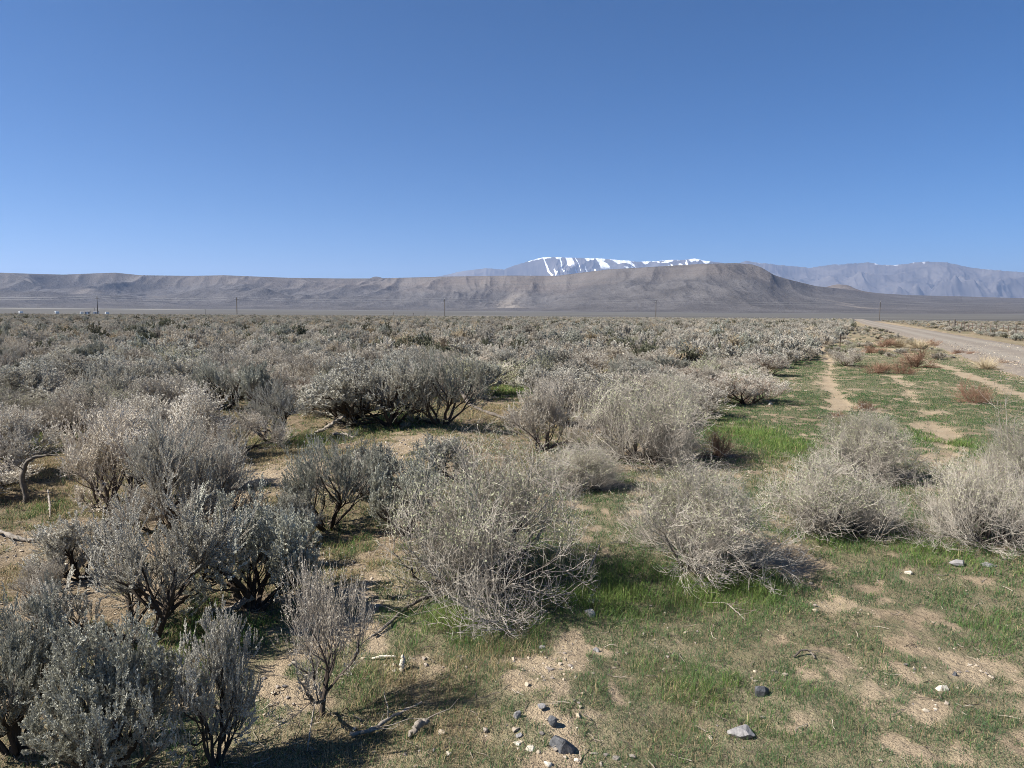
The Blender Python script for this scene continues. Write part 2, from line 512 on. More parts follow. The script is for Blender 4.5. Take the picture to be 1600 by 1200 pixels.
def ground_material():
    m, nt, out = new_mat("desert_soil")
    geo = N(nt, "ShaderNodeNewGeometry"); pos = geo.outputs["Position"]
    soil = N(nt, "ShaderNodeAttribute", attribute_name="soil").outputs["Fac"]       # 1 = clean sandy soil, 0 = plant litter
    green = N(nt, "ShaderNodeAttribute", attribute_name="green").outputs["Fac"]     # moss and seedlings between the blades
    scrub = N(nt, "ShaderNodeAttribute", attribute_name="scrub").outputs["Fac"]     # far plain too distant for single shrubs
    pale = N(nt, "ShaderNodeAttribute", attribute_name="pale").outputs["Fac"]       # alkali flats
    n1 = noise(nt, 1.7, 6, 0.6, pos); n2 = noise(nt, 22, 5, 0.65, pos); n3 = noise(nt, 95, 3, 0.6, pos)
    sand = ramp(nt, n1, [(0.3, (0.34, 0.265, 0.175)), (0.7, (0.46, 0.37, 0.255))])
    sand = mix_c(nt, math_n(nt, 'MULTIPLY', n2, 0.45), sand, (0.30, 0.215, 0.13))
    lit = ramp(nt, n2, [(0.32, (0.115, 0.085, 0.055)), (0.5, (0.22, 0.165, 0.105)), (0.68, (0.36, 0.28, 0.18))])
    s2 = math_n(nt, 'ADD', soil, math_n(nt, 'MULTIPLY', math_n(nt, 'SUBTRACT', n2, 0.5), 0.9), True)
    col = mix_c(nt, s2, lit, sand)
    sp = ramp(nt, n3, [(0.33, (0.12, 0.10, 0.08)), (0.42, (1, 1, 1)), (0.62, (1, 1, 1)), (0.72, (1.5, 1.45, 1.35))])
    col = mix_c(nt, 0.75, col, sp, 'MULTIPLY')
    gcol = ramp(nt, n2, [(0.3, (0.045, 0.065, 0.028)), (0.7, (0.095, 0.125, 0.052))])
    gf = math_n(nt, 'MULTIPLY', green, math_n(nt, 'ADD', math_n(nt, 'MULTIPLY', n2, 1.2), 0.1), True)
    col = mix_c(nt, gf, col, gcol)
    mp = N(nt, "ShaderNodeMapping"); mp.inputs["Scale"].default_value = (0.004, 0.012, 1); nt.links.new(pos, mp.inputs["Vector"])
    nf = noise(nt, 1.0, 8, 0.62, mp.outputs[0])
    far = ramp(nt, nf, [(0.3, (0.072, 0.068, 0.062)), (0.5, (0.10, 0.095, 0.086)), (0.7, (0.14, 0.132, 0.118))])
    col = mix_c(nt, scrub, col, far)
    col = mix_c(nt, pale, col, (0.52, 0.48, 0.42))
    b = N(nt, "ShaderNodeBsdfPrincipled"); nt.links.new(col, b.inputs["Base Color"]); b.inputs["Roughness"].default_value = 0.95
    b.inputs["Specular IOR Level"].default_value = 0.1
    bp = N(nt, "ShaderNodeBump"); bp.inputs["Strength"].default_value = 1.0; bp.inputs["Distance"].default_value = 0.05
    nt.links.new(math_n(nt, 'ADD', math_n(nt, 'MULTIPLY', n3, 0.4), n2), bp.inputs["Height"]); nt.links.new(bp.outputs[0], b.inputs["Normal"])
    nt.links.new(b.outputs[0], out.inputs[0])
    return m


def gravel_material():
    m, nt, out = new_mat("road_gravel")
    geo = N(nt, "ShaderNodeNewGeometry"); pos = geo.outputs["Position"]
    tr = N(nt, "ShaderNodeAttribute", attribute_name="track").outputs["Fac"]
    n1 = noise(nt, 0.5, 5, 0.6, pos); n2 = noise(nt, 14, 5, 0.7, pos)
    v = N(nt, "ShaderNodeTexVoronoi"); v.inputs["Scale"].default_value = 16; nt.links.new(pos, v.inputs["Vector"])
    col = ramp(nt, n1, [(0.3, (0.16, 0.135, 0.108)), (0.7, (0.225, 0.19, 0.152))])
    st = ramp(nt, v.outputs["Color"], [(0.0, (0.40, 0.40, 0.41)), (0.5, (1, 1, 1)), (1.0, (1.8, 1.75, 1.65))])
    col = mix_c(nt, 0.6, col, st, 'MULTIPLY')
    col = mix_c(nt, math_n(nt, 'MULTIPLY', tr, 0.7), col, (0.265, 0.235, 0.19))
    b = N(nt, "ShaderNodeBsdfPrincipled"); nt.links.new(col, b.inputs["Base Color"]); b.inputs["Roughness"].default_value = 0.9
    b.inputs["Specular IOR Level"].default_value = 0.15
    bp = N(nt, "ShaderNodeBump"); bp.inputs["Strength"].default_value = 0.7; bp.inputs["Distance"].default_value = 0.03
    nt.links.new(n2, bp.inputs["Height"]); nt.links.new(bp.outputs[0], b.inputs["Normal"])
    nt.links.new(b.outputs[0], out.inputs[0])
    return m


# ------------------------------------------------------------------ ground, paths, road
def build_ground():
    def rows(a, b, k):
        n = int(math.log(b / a) / math.log(k)); return a * (b / a) ** (np.arange(n) / n)
    r = np.concatenate([[0.02, 0.5, 1.0], rows(1.5, 2.8, 1.05), rows(2.8, 120, 1.0085), rows(120, 40000, 1.035), [40000.0, 60000.0]])
    dense = np.radians(np.arange(-42, 42.001, 0.125))
    coarse = np.radians(np.arange(45, 315.1, 5.0))
    az = np.concatenate([dense, coarse])
    A, R = np.meshgrid(az, r)
    X = R * np.sin(A); Y = R * np.cos(A)
    Z = hgt(X, Y)
    nr, na = R.shape
    d = R
    cov, lush, dry = grass_fn(X, Y)
    bare = blobs(X, Y, BARE)
    pm = path_mask(X, Y)
    c = across(X, Y)
    nn = fbm(X * 0.5, Y * 0.5, 3, 61)
    inside = field_mask(X, Y)
    soil = np.clip(0.70 - 0.40 * inside + 0.5 * nn + 0.8 * bare + 0.9 * pm - 0.4 * dry, 0, 1)
    green = np.clip(cov * 1.3 - 0.25, 0, 1) * np.interp(d, [6, 20], [0.75, 1.0]) * np.clip(1 - 0.8 * dry + lush, 0, 1) * 0.85
    green = green * (1 - pm)
    scrub = sstep(330, 470, d)
    pale = 0.0 * d
    for (r0, wd, s, a0, a1) in [(2400, 200, .40, -34, -22), (3300, 260, .14, -20, 10)]:
        ad = np.degrees(A)
        pale = np.maximum(pale, s * np.exp(-((d - r0 * (1 + 0.05 * vnoise(ad * .4, ad * 0, 3))) / wd) ** 2) * sstep(a0 - 2, a0 + 2, ad) * (1 - sstep(a1 - 2, a1 + 2, ad)))
    V = np.stack([X, Y, Z], -1).reshape(-1, 3)
    i = np.arange(nr - 1)[:, None]; j = np.arange(na)[None, :]
    jn = (j + 1) % na
    q = np.stack([i * na + j, i * na + jn, (i + 1) * na + jn, (i + 1) * na + j], -1).reshape(-1, 4)
    q = q[:, ::-1]
    cen = V[q].mean(1)
    pmask = (path_mask(cen[:, 0], cen[:, 1]) > 0.5) & (np.hypot(cen[:, 0], cen[:, 1]) < 90)
    at = dict(soil=soil.ravel(), green=green.ravel(), scrub=scrub.ravel(), pale=pale.ravel())
    mat = ground_material()

    def sub(name, sel):
        qq = q[sel]; u, inv = np.unique(qq, return_inverse=True)
        me = make_mesh(name, V[u], inv.reshape(-1, 4), mats=[mat], attrs={k: v[u] for k, v in at.items()}, smooth=True)
        return tag(link(name, me), kind='structure')
    sub("ground", ~pmask)
    sub("dirt_path", pmask)


def build_road():
    s = np.concatenate([np.arange(-30, 120, 1.0), np.arange(120, 700, 8.0)])
    w = np.array([-1.0, -0.4, 0.0, 0.4, 0.85, 1.2, 1.6, 2.0, 2.5, 3.0, 3.4, 3.8, 4.15, 4.6, 5.1, 5.5, 6.1])
    hz = np.array([-0.12, 0.05, 0.09, 0.10, 0.105, 0.095, 0.10, 0.12, 0.125, 0.12, 0.10, 0.095, 0.105, 0.10, 0.09, 0.05, -0.12])
    tk = np.array([0, 0, 0, .1, .7, 1, .8, .3, .1, .3, .9, 1, .7, .2, 0, 0, 0.0])
    S, W = np.meshgrid(s, w, indexing='ij')
    wob = 0.22 * fbm(S * 0.35, W * 0 + 3.0, 3, 71) * (np.abs(W - 2.55) > 2.1) * np.sign(W - 2.55)
    C = ROAD_A + W + wob
    curve = -2.2 * sstep(60, 300, S)
    C = C + curve
    X = RD[0] * S + RD[1] * C; Y = RD[1] * S - RD[0] * C
    Z = np.broadcast_to(hz, S.shape) + 0.012 * fbm(X * 1.5, Y * 1.5, 3, 73) + np.where(S > 120, 0.05, 0)
    n, m = S.shape
    i = np.arange(n - 1)[:, None]; j = np.arange(m - 1)[None, :]
    q = np.stack([i * m + j, i * m + j + 1, (i + 1) * m + j + 1, (i + 1) * m + j], -1).reshape(-1, 4)
    me = make_mesh("gravel_road", np.stack([X, Y, Z], -1), q, mats=[gravel_material()], attrs=dict(track=np.broadcast_to(tk, S.shape).ravel()), smooth=True)
    tag(link("gravel_road", me), kind='structure')


# ------------------------------------------------------------------ hills and mountains
SKY_MESA = [(-700, 440), (-300, 430), (0, 426), (60, 428), (100, 429), (150, 427), (180, 426), (220, 430), (300, 431), (350, 430), (450, 434), (530, 435), (565, 435), (585, 435), (605, 434.5),
            (700, 432), (800, 430.5), (870, 431), (900, 427), (950, 421), (1000, 418), (1050, 415), (1100, 412), (1150, 411), (1175, 413), (1190, 418), (1210, 430),
            (1230, 436), (1250, 441), (1275, 447), (1300, 449.5), (1330, 453), (1370, 458), (1420, 461), (1500, 463), (1600, 466), (1800, 472), (2300, 480)]
SKY_FAR = [(560, 470), (640, 440), (690, 431), (720, 424), (760, 419), (788, 421), (800, 416), (840, 404), (850, 402), (870, 401.5), (900, 403), (940, 404), (970, 406.5), (1000, 409), (1025, 408), (1050, 406), (1065, 406.5), (1085, 404),
           (1105, 408), (1150, 413), (1165, 408), (1200, 412), (1265, 418), (1300, 414), (1330, 412), (1357, 410), (1380, 413.5), (1400, 415), (1425, 410.5), (1450, 408), (1480, 411), (1510, 417), (1530, 419.5), (1560, 422), (1600, 426), (1700, 430), (1900, 436), (2300, 455)]


def elev_table(prof):
    a, e = [], []
    for px, py in prof:
        d = ray(px, py); a.append(math.atan2(d.x, d.y)); e.append(d.z / math.hypot(d.x, d.y))
    return np.array(a), np.array(e)


def hill_material():
    m, nt, out = new_mat("hill_scrub")
    geo = N(nt, "ShaderNodeNewGeometry"); pos = geo.outputs["Position"]
    rock = N(nt, "ShaderNodeAttribute", attribute_name="rock").outputs["Fac"]
    wash = N(nt, "ShaderNodeAttribute", attribute_name="wash").outputs["Fac"]
    n1 = noise(nt, 0.0030, 10, 0.70, pos); n2 = noise(nt, 0.03, 6, 0.70, pos)
    base = ramp(nt, n1, [(0.30, (0.060, 0.057, 0.059)), (0.5, (0.103, 0.097, 0.098)), (0.70, (0.163, 0.154, 0.152))])
    base = mix_c(nt, math_n(nt, 'MULTIPLY', n2, 0.7), base, (0.08, 0.07, 0.058))
    z = N(nt, "ShaderNodeSeparateXYZ"); nt.links.new(pos, z.inputs[0])
    zz = N(nt, "ShaderNodeCombineXYZ"); nt.links.new(math_n(nt, 'MULTIPLY', z.outputs[2], 0.035), zz.inputs[2])
    nt.links.new(math_n(nt, 'MULTIPLY', z.outputs[0], 0.0007), zz.inputs[0])
    band = noise(nt, 1.0, 3, 0.5, zz.outputs[0])
    rk = ramp(nt, band, [(0.35, (0.11, 0.088, 0.074)), (0.5, (0.18, 0.148, 0.122)), (0.65, (0.13, 0.112, 0.096))])
    col = mix_c(nt, math_n(nt, 'MULTIPLY', rock, 0.8), base, rk)
    col = mix_c(nt, wash, col, (0.33, 0.28, 0.225))
    b = N(nt, "ShaderNodeBsdfDiffuse"); nt.links.new(col, b.inputs[0])
    bp = N(nt, "ShaderNodeBump"); bp.inputs["Strength"].default_value = 0.8; bp.inputs["Distance"].default_value = 22
    nt.links.new(n2, bp.inputs["Height"]); nt.links.new(bp.outputs[0], b.inputs["Normal"])
    nt.links.new(b.outputs[0], out.inputs[0])
    return m


def smooth_cols(f, n):
    k = np.ones(n) / n
    return np.convolve(np.pad(f, n // 2, mode='edge'), k, mode='valid')[:len(f)]


def fit_skyline(R, z, zb, el):
    """scale each bearing's relief so that its highest line of sight is the skyline"""
    for _ in range(3):
        e = ((z - CAM_H) / R)
        f = el[0] / np.maximum(e.max(0), 1e-4)
        f = smooth_cols(f, 5)
        z = zb + np.maximum((z - zb) * f[None, :] + (f[None, :] - 1) * zb * (z > zb + 1), -30)
    return z


def build_mesa():
    ta, te = elev_table(SKY_MESA)
    az = np.radians(np.arange(-44, 44.001, 0.06))
    R1 = np.linspace(3000, 11000, 330)
    nr = len(R1)
    A, R = np.meshgrid(az, R1)
    el = np.interp(A, ta, te)
    ad = np.degrees(A)
    px = 800 + F_PX * np.tan(A)
    X = R * np.sin(A); Y = R * np.cos(A)
    wx = 420 * fbm(X * .0007, Y * .0007, 3, 84); wy = 420 * fbm(X * .0007 + 9, Y * .0007, 3, 94)
    R0 = np.interp(px, [-400, 0, 500, 850, 1000, 1200, 1400, 1800], [4500, 4500, 4400, 3900, 3400, 3400, 3500, 3800])
    RIM = np.interp(px, [-400, 0, 300, 600, 850, 960, 1100, 1200, 1300, 1500, 1800], [8300, 8200, 7800, 7200, 6600, 5700, 5300, 5500, 6800, 8800, 9000])
    soft = np.interp(px, [700, 1000, 1200, 1290, 1370], [1, .8, .7, .5, .10])
    big = fbm((X + wx) * 0.00062, (Y + wy) * 0.00062, 3, 81, 0.45)
    val = ridged((X + wx * .6) * 0.0019, (Y + wy * .6) * 0.0010, 3, 85, 0.45) - 0.62
    t = (R - R0) / (RIM - R0) + soft * (0.26 * big + 0.13 * val) * np.clip((R - R0) / 1200, 0, 1)
    tc = np.clip(t, 0, 1)
    zb = np.clip(R - 700, 0, None) * 0.0052
    H = el * RIM + CAM_H
    hz = np.maximum(H - zb, 5)
    cliff = np.interp(px, [0, 250, 450, 550, 860, 960, 1180, 1250, 1330], [.08, .09, .12, .18, .20, .10, .11, .06, .02])
    prof = (1 - cliff) * (0.26 * tc + 0.74 * tc ** 1.9) + cliff * sstep(0.84, 0.985, t)
    env = np.clip(tc * 1.6, 0, 1) * np.clip((1.04 - t) * 4, 0.04, 1)
    spur = ridged((X + wx) * 0.0016 + 4, (Y + wy) * 0.0009, 4, 87, 0.45) - 0.60
    fine = ridged((X + wx * .5) * 0.0045, (Y + wy * .5) * 0.0022, 3, 86, 0.5) - 0.6
    z = zb + hz * (prof + soft * env * (np.interp(px, [800, 1000], [0.23, 0.14]) * spur + 0.09 * fine)) + soft * 3 * env * fbm(X * 0.01, Y * 0.01, 3, 88)
    z = fit_skyline(R, z, zb, el)
    for (bpx, br, bw, bh) in ((1304, 7000, 130, 66), (1283, 7300, 110, 28), (1565, 5600, 42, 17), (586, 9300, 160, 95)):
        bx, by = (bpx - 800) / F_PX * br, br
        dd = np.hypot((X - bx) + wx * .08, (Y - by) * 0.6)
        z = z + bh * np.exp(-(dd / bw) ** 2) * (1 + 0.25 * fine)
    z = z - (1 - sstep(3000, 3300, R)) * 25 - sstep(10700, 11000, R) * 500
    slope_t = sstep(0.80, 0.9, t) * (1 - sstep(0.985, 1.03, t))
    rock = np.clip(slope_t * cliff * 3.0, 0, 1)
    rock = np.maximum(rock, 0.35 * sstep(0.1, 0.3, vnoise((X + wx) * .0012, (Y + wy) * .0012, 90)) * sstep(.45, .6, t) * (1 - sstep(0.985, 1.03, t)) * (px < 950) * (px > 430))
    rock = np.maximum(rock, 0.9 * np.exp(-(((X - 2940) / 260) ** 2 + ((Y - 7000) / 500) ** 2)))
    wn_ = fbm((X + wx) * 0.0016, (Y + wy) * 0.0006, 4, 91, 0.6)
    wash = sstep(0.30, 0.55, wn_) * sstep(0.1, 0.3, t) * (1 - sstep(0.7, 0.9, t)) * 0.45
    V = np.stack([X, Y, z], -1)
    na = len(az)
    i = np.arange(nr - 1)[:, None]; j = np.arange(na - 1)[None, :]
    q = np.stack([i * na + j, (i + 1) * na + j, (i + 1) * na + j + 1, i * na + j + 1], -1).reshape(-1, 4)[:, ::-1]
    me = make_mesh("hills", V, q, mats=[hill_material()], attrs=dict(rock=rock.ravel(), wash=wash.ravel()), smooth=True)
    tag(link("hills", me), kind='structure')


def build_mountains():
    ta, te = elev_table(SKY_FAR)
    az = np.radians(np.arange(-13, 44.001, 0.035))
    R1 = np.linspace(23000, 35000, 260)
    nr = len(R1)
    A, R = np.meshgrid(az, R1)
    el = np.interp(A, ta, te)
    ad = np.degrees(A)
    px = 800 + F_PX * np.tan(A)
    X = R * np.sin(A); Y = R * np.cos(A)
    el = el + 0.0011 * fbm(ad * 1.7, ad * 0 + 4, 4, 108, 0.6) * sstep(1080, 1200, px) + 0.0004 * fbm(ad * 5, ad * 0 + 4, 3, 109)
    wx = 1300 * fbm(X * .00022, Y * .00022, 3, 97); wy = 1300 * fbm(X * .00022 + 5, Y * .00022, 3, 99)
    RR = 30500.0
    t = (R - 24500) / (RR - 24500)
    t = t + 0.16 * fbm((X + wx) * .00025, (Y + wy) * .00025, 3, 95) * np.clip(t * 2, 0, 1)
    tc = np.clip(t, 0, 1)
    prof = np.where(t < 1, 0.30 * tc + 0.70 * tc ** 1.5, 1 - np.clip(t - 1, 0, 1) * 1.3)
    g1 = ridged((X + wx) * 0.00060, (Y + wy) * 0.00036, 5, 96, 0.5) - 0.60
    env = np.clip(tc * 2.2, 0, 1) * np.clip((1.03 - t) * 2.2, 0.05, 1)
    H = el * RR
    z = H * (prof + env * 0.72 * g1)
    z = fit_skyline(R, z, 0 * z, el)
    relh = z / np.maximum(H, 1)
    z = z - (1 - sstep(23000, 24200, R)) * 400
    # late snow lying along the crest and down the gullies
    w = np.interp(px, [690, 790, 830, 850, 1000, 1040, 1105, 1112, 1160, 1166, 1205, 1215, 1340, 1360, 1420, 1500], [0.15, .2, .65, 1, 1, .75, .85, .2, .2, .45, .50, .20, .48, .55, .45, .40])
    e = (z - CAM_H) / R
    near_top = np.clip(1 - (el - e) / (el * 0.42), 0, 1)        # 1 at the skyline, 0 well down the slope
    k = np.ones(31) / 31
    zs = np.stack([np.convolve(np.pad(row, 15, mode='edge'), k, mode='valid') for row in z])
    conc = (zs - z) / 60.0                                     # hollows hold the drifts
    lines = ridged((X + wx * .8 + 0.35 * (Y - 28000)) * 0.0032, (Y + wy) * 0.0005, 2, 102, 0.5)
    streak = sstep(0.56, 0.72, lines + 0.12 * np.clip(conc, -1, 1)) * sstep(0.18, 0.50, near_top + 0.30 * vnoise(X * .0011, Y * .0005, 103))
    crest = sstep(0.925, 0.99, near_top + 0.17 * fbm(X * .004, Y * .002, 3, 101))
    gate = w + 0.30 * vnoise(ad * 3.3, 0 * t, 105)
    snow = np.clip(np.maximum(crest * (1 - 0.35 * sstep(1110, 1140, px)) * sstep(0.35, 0.65, gate), streak * (1 - 0.9 * sstep(1090, 1130, px)) * sstep(0.30, 0.70, w + 0.2 * vnoise(ad * 2.1, 0 * t, 106))), 0, 1)
    snow = snow * (R < RR * 1.05)
    na = len(az)
    i = np.arange(nr - 1)[:, None]; j = np.arange(na - 1)[None, :]
    q = np.stack([i * na + j, (i + 1) * na + j, (i + 1) * na + j + 1, i * na + j + 1], -1).reshape(-1, 4)[:, ::-1]
    m, nt, out = new_mat("mountain_rock")
    pos = N(nt, "ShaderNodeNewGeometry").outputs["Position"]
    at = N(nt, "ShaderNodeAttribute", attribute_name="snow").outputs["Fac"]
    n1 = noise(nt, 0.0009, 8, 0.65, pos); n2 = noise(nt, 0.006, 5, 0.65, pos)
    base = ramp(nt, n1, [(0.32, (0.055, 0.050, 0.048)), (0.5, (0.095, 0.085, 0.080)), (0.68, (0.15, 0.135, 0.122))])
    sn = math_n(nt, 'ADD', at, math_n(nt, 'MULTIPLY', math_n(nt, 'SUBTRACT', n2, 0.5), 0.9))
    s = ramp(nt, sn, [(0.30, (0, 0, 0)), (0.80, (1, 1, 1))])
    col = mix_c(nt, s, base, (0.84, 0.86, 0.89))
    d = N(nt, "ShaderNodeBsdfDiffuse"); nt.links.new(col, d.inputs[0]); nt.links.new(d.outputs[0], out.inputs[0])
    me = make_mesh("mountains", np.stack([X, Y, z], -1), q, mats=[m], attrs=dict(snow=snow.ravel()), smooth=True)
    tag(link("mountains", me), kind='structure')


# ------------------------------------------------------------------ shrub prototypes
def thinness(R, S, k=1.0):
    t = 1 - np.clip((R / k - 0.0010) / 0.0034, 0, 1)
    return np.repeat(t.ravel(), S)


def assemble(skel, sides, k=1.0, keep_levels=None, min_r=None):
    Vs, Qs, Th = [], [], []; off = 0
    for li, (P, R) in enumerate(skel):
        if keep_levels is not None and li not in keep_levels: continue
        Rr = R if min_r is None else np.maximum(R, min_r)
        v, q = tubes(P, Rr, sides[li])
        Vs.append(v); Qs.append(q + off); Th.append(thinness(R, sides[li], k)); off += len(v)
    return np.concatenate(Vs), np.concatenate(Qs), np.concatenate(Th)


class Proto:
    """branches mesh, foliage mesh (maybe None), one joined mesh, width and height"""
    pass


def round_off(arrs, seed, soft=0.72, lim=0.30, lump=0.30):
    """pull stray stems in so that the crown keeps a rounded outline"""
    allv = np.concatenate([a for a in arrs if a is not None])
    c = np.median(allv[:, :2], axis=0)
    a_ = np.percentile(np.hypot(*(allv[:, :2] - c).T), 93); h_ = np.percentile(allv[:, 2], 97)
    for v in arrs:
        if v is None: continue
        q = np.stack([(v[:, 0] - c[0]) / a_, (v[:, 1] - c[1]) / a_, np.maximum(v[:, 2], 0) / h_], -1)
        r = np.linalg.norm(q, axis=1) + 1e-6
        u = q / r[:, None]
        s_ = soft * (1 + lump * fbm(u[:, 0] * 1.7 + seed * 3.1 + u[:, 2] * .6, u[:, 1] * 1.7 - u[:, 2] * 1.1 + seed, 2, 111))     # lopsided, lumpy crown
        r2 = np.where(r > s_, s_ + lim * np.tanh((r - s_) / lim), r)
        k = (r2 / r)
        v[:, 0] = c[0] + (v[:, 0] - c[0]) * k; v[:, 1] = c[1] + (v[:, 1] - c[1]) * k
        v[:, 2] = np.where(v[:, 2] > 0, v[:, 2] * k, v[:, 2])


def finish(name, bv, bq, th, wood, fv=None, fq=None, leaf=None):
    p = Proto()
    if name == "twiggy_shrub": round_off([bv, fv], len(bv) % 97, 0.86, 0.42, 0.42)
    elif name in ("sagebrush", "grey_shrub"): round_off([bv, fv], len(bv) % 89, 0.92, 0.42, 0.30)
    allv = bv if fv is None else np.concatenate([bv, fv])
    ctr = np.percentile(allv[:, :2], [4, 96], axis=0).mean(0)
    p.w = float(np.mean(np.percentile(allv[:, :2], 98.5, axis=0) - np.percentile(allv[:, :2], 1.5, axis=0)))
    p.h = float(np.percentile(allv[:, 2], 96.5))
    for a in (bv, fv):
        if a is not None: a[:, :2] -= ctr * np.clip(a[:, 2:3] / (0.35 * p.h), 0, 1)
    p.branches = make_mesh("branches", bv, bq, mats=[M[wood]], attrs=dict(thin=th))
    p.foliage = None; p.joined = p.branches
    if fv is not None:
        p.foliage = make_mesh("foliage", fv, fq, mats=[M[leaf]])
        p.joined = make_mesh(name, allv, np.concatenate([bq, fq + len(bv)]), mats=[M[wood], M[leaf]],
                             qmat=np.concatenate([np.zeros(len(bq)), np.ones(len(fq))]), attrs=dict(thin=np.concatenate([th, np.zeros(len(fv))])))
    return p


def sage(seed, lod, leaf='sage_leaf', lean=(0.15, 0.95), dense=1.0, fine=1.0):
    rng = np.random.default_rng(seed)
    if lod == 0:
        sk = grow(rng, dict(n=6, lean=lean, L=0.36, r=0.020, base=0.04, up=0.10, jit=0.20, K=6),
                  [dict(n=5, ang=(.35, .85), lr=(.5, .9), up=.10, jit=.18, K=5, rr=.62, t0=.35),
                   dict(n=6, ang=(.35, .9), lr=(.40, .75), up=.14, jit=.16, K=4, rr=.6, t0=.25, rmin=.0016),
                   dict(n=7, ang=(.25, .75), lr=(.55, 1.0), up=.22, jit=.12, K=3, rr=.55, t0=.25, rmin=.0011, keep=0.95 * dense)])
        bv, bq, th = assemble(sk, [7, 5, 3, 3])
        fv, fq = leaves(rng, sk[3][0], int(46 * fine ** 1.3), 0.0175 / fine, 0.0033 / fine, 0.95, 0.3)
    elif lod == 1:
        sk = grow(rng, dict(n=6, lean=lean, L=0.36, r=0.020, base=0.04, up=0.10, jit=0.20, K=4),
                  [dict(n=5, ang=(.35, .85), lr=(.5, .9), up=.10, jit=.18, K=3, rr=.62, t0=.35),
                   dict(n=5, ang=(.35, .9), lr=(.40, .75), up=.14, jit=.16, K=3, rr=.6, t0=.25, rmin=.003),
                   dict(n=5, ang=(.25, .75), lr=(.55, 1.0), up=.22, jit=.12, K=2, rr=.55, t0=.25, rmin=.0022, keep=0.95)])
        bv, bq, th = assemble(sk, [5, 3, 3, 3], 2.0)
        fv, fq = leaves(rng, sk[3][0], 32, 0.027, 0.0047, 0.9, 0.2)
    else:
        sk = grow(rng, dict(n=6, lean=lean, L=0.38, r=0.020, base=0.05, up=0.10, jit=0.20, K=3),
                  [dict(n=5, ang=(.35, .85), lr=(.5, .9), up=.10, jit=.18, K=2, rr=.62, t0=.35, rmin=.006),
                   dict(n=5, ang=(.35, .9), lr=(.5, .9), up=.16, jit=.16, K=2, rr=.6, t0=.25, rmin=.004)])
        bv, bq, th = assemble(sk, [3, 3, 3], 3.5)
        fv, fq = leaves(rng, sk[2][0], 60, 0.045, 0.0098, 1.0, 0.15)
    return finish("sagebrush", bv, bq, th, 'sage_wood', fv, fq, leaf)


def grey(seed, lod, wood='grey_wood', leaf='grey_leaf', lean=(0.1, 1.0)):
    rng = np.random.default_rng(seed)
    if lod == 0:
        sk = grow(rng, dict(n=9, lean=lean, L=0.34, r=0.014, base=0.08, up=0.08, jit=0.18, K=6),
                  [dict(n=5, ang=(.3, .7), lr=(.5, .95), up=.12, jit=.16, K=5, rr=.6, t0=.3),
                   dict(n=6, ang=(.25, .7), lr=(.45, .8), up=.16, jit=.14, K=4, rr=.6, t0=.2, rmin=.0016),
                   dict(n=6, ang=(.15, .55), lr=(.7, 1.2), up=.20, jit=.10, K=3, rr=.6, t0=.2, rmin=.0012)])
        bv, bq, th = assemble(sk, [6, 4, 3, 3])
        fv, fq = leaves(rng, sk[3][0], 14, 0.022, 0.0028, 0.7, 0.25)
    elif lod == 1:
        sk = grow(rng, dict(n=8, lean=lean, L=0.34, r=0.014, base=0.08, up=0.08, jit=0.18, K=4),
                  [dict(n=5, ang=(.3, .7), lr=(.5, .95), up=.12, jit=.16, K=3, rr=.6, t0=.3),
                   dict(n=5, ang=(.25, .7), lr=(.45, .8), up=.16, jit=.14, K=3, rr=.6, t0=.2, rmin=.003),
                   dict(n=5, ang=(.15, .55), lr=(.7, 1.2), up=.20, jit=.10, K=2, rr=.6, t0=.2, rmin=.0026)])
        bv, bq, th = assemble(sk, [5, 3, 3, 3], 2.0)
        fv, fq = leaves(rng, sk[3][0], 18, 0.030, 0.0038, 0.6, 0.2)
    else:
        sk = grow(rng, dict(n=8, lean=lean, L=0.36, r=0.014, base=0.08, up=0.08, jit=0.18, K=3),
                  [dict(n=5, ang=(.3, .7), lr=(.5, .95), up=.12, jit=.16, K=2, rr=.6, t0=.3, rmin=.006),
                   dict(n=5, ang=(.25, .7), lr=(.6, 1.1), up=.18, jit=.14, K=2, rr=.6, t0=.2, rmin=.005)])
        bv, bq, th = assemble(sk, [3, 3, 3], 3.5)
        fv, fq = leaves(rng, sk[2][0], 48, 0.050, 0.0080, 0.7, 0.15)
    return finish("grey_shrub", bv, bq, th, wood, fv, fq, leaf)


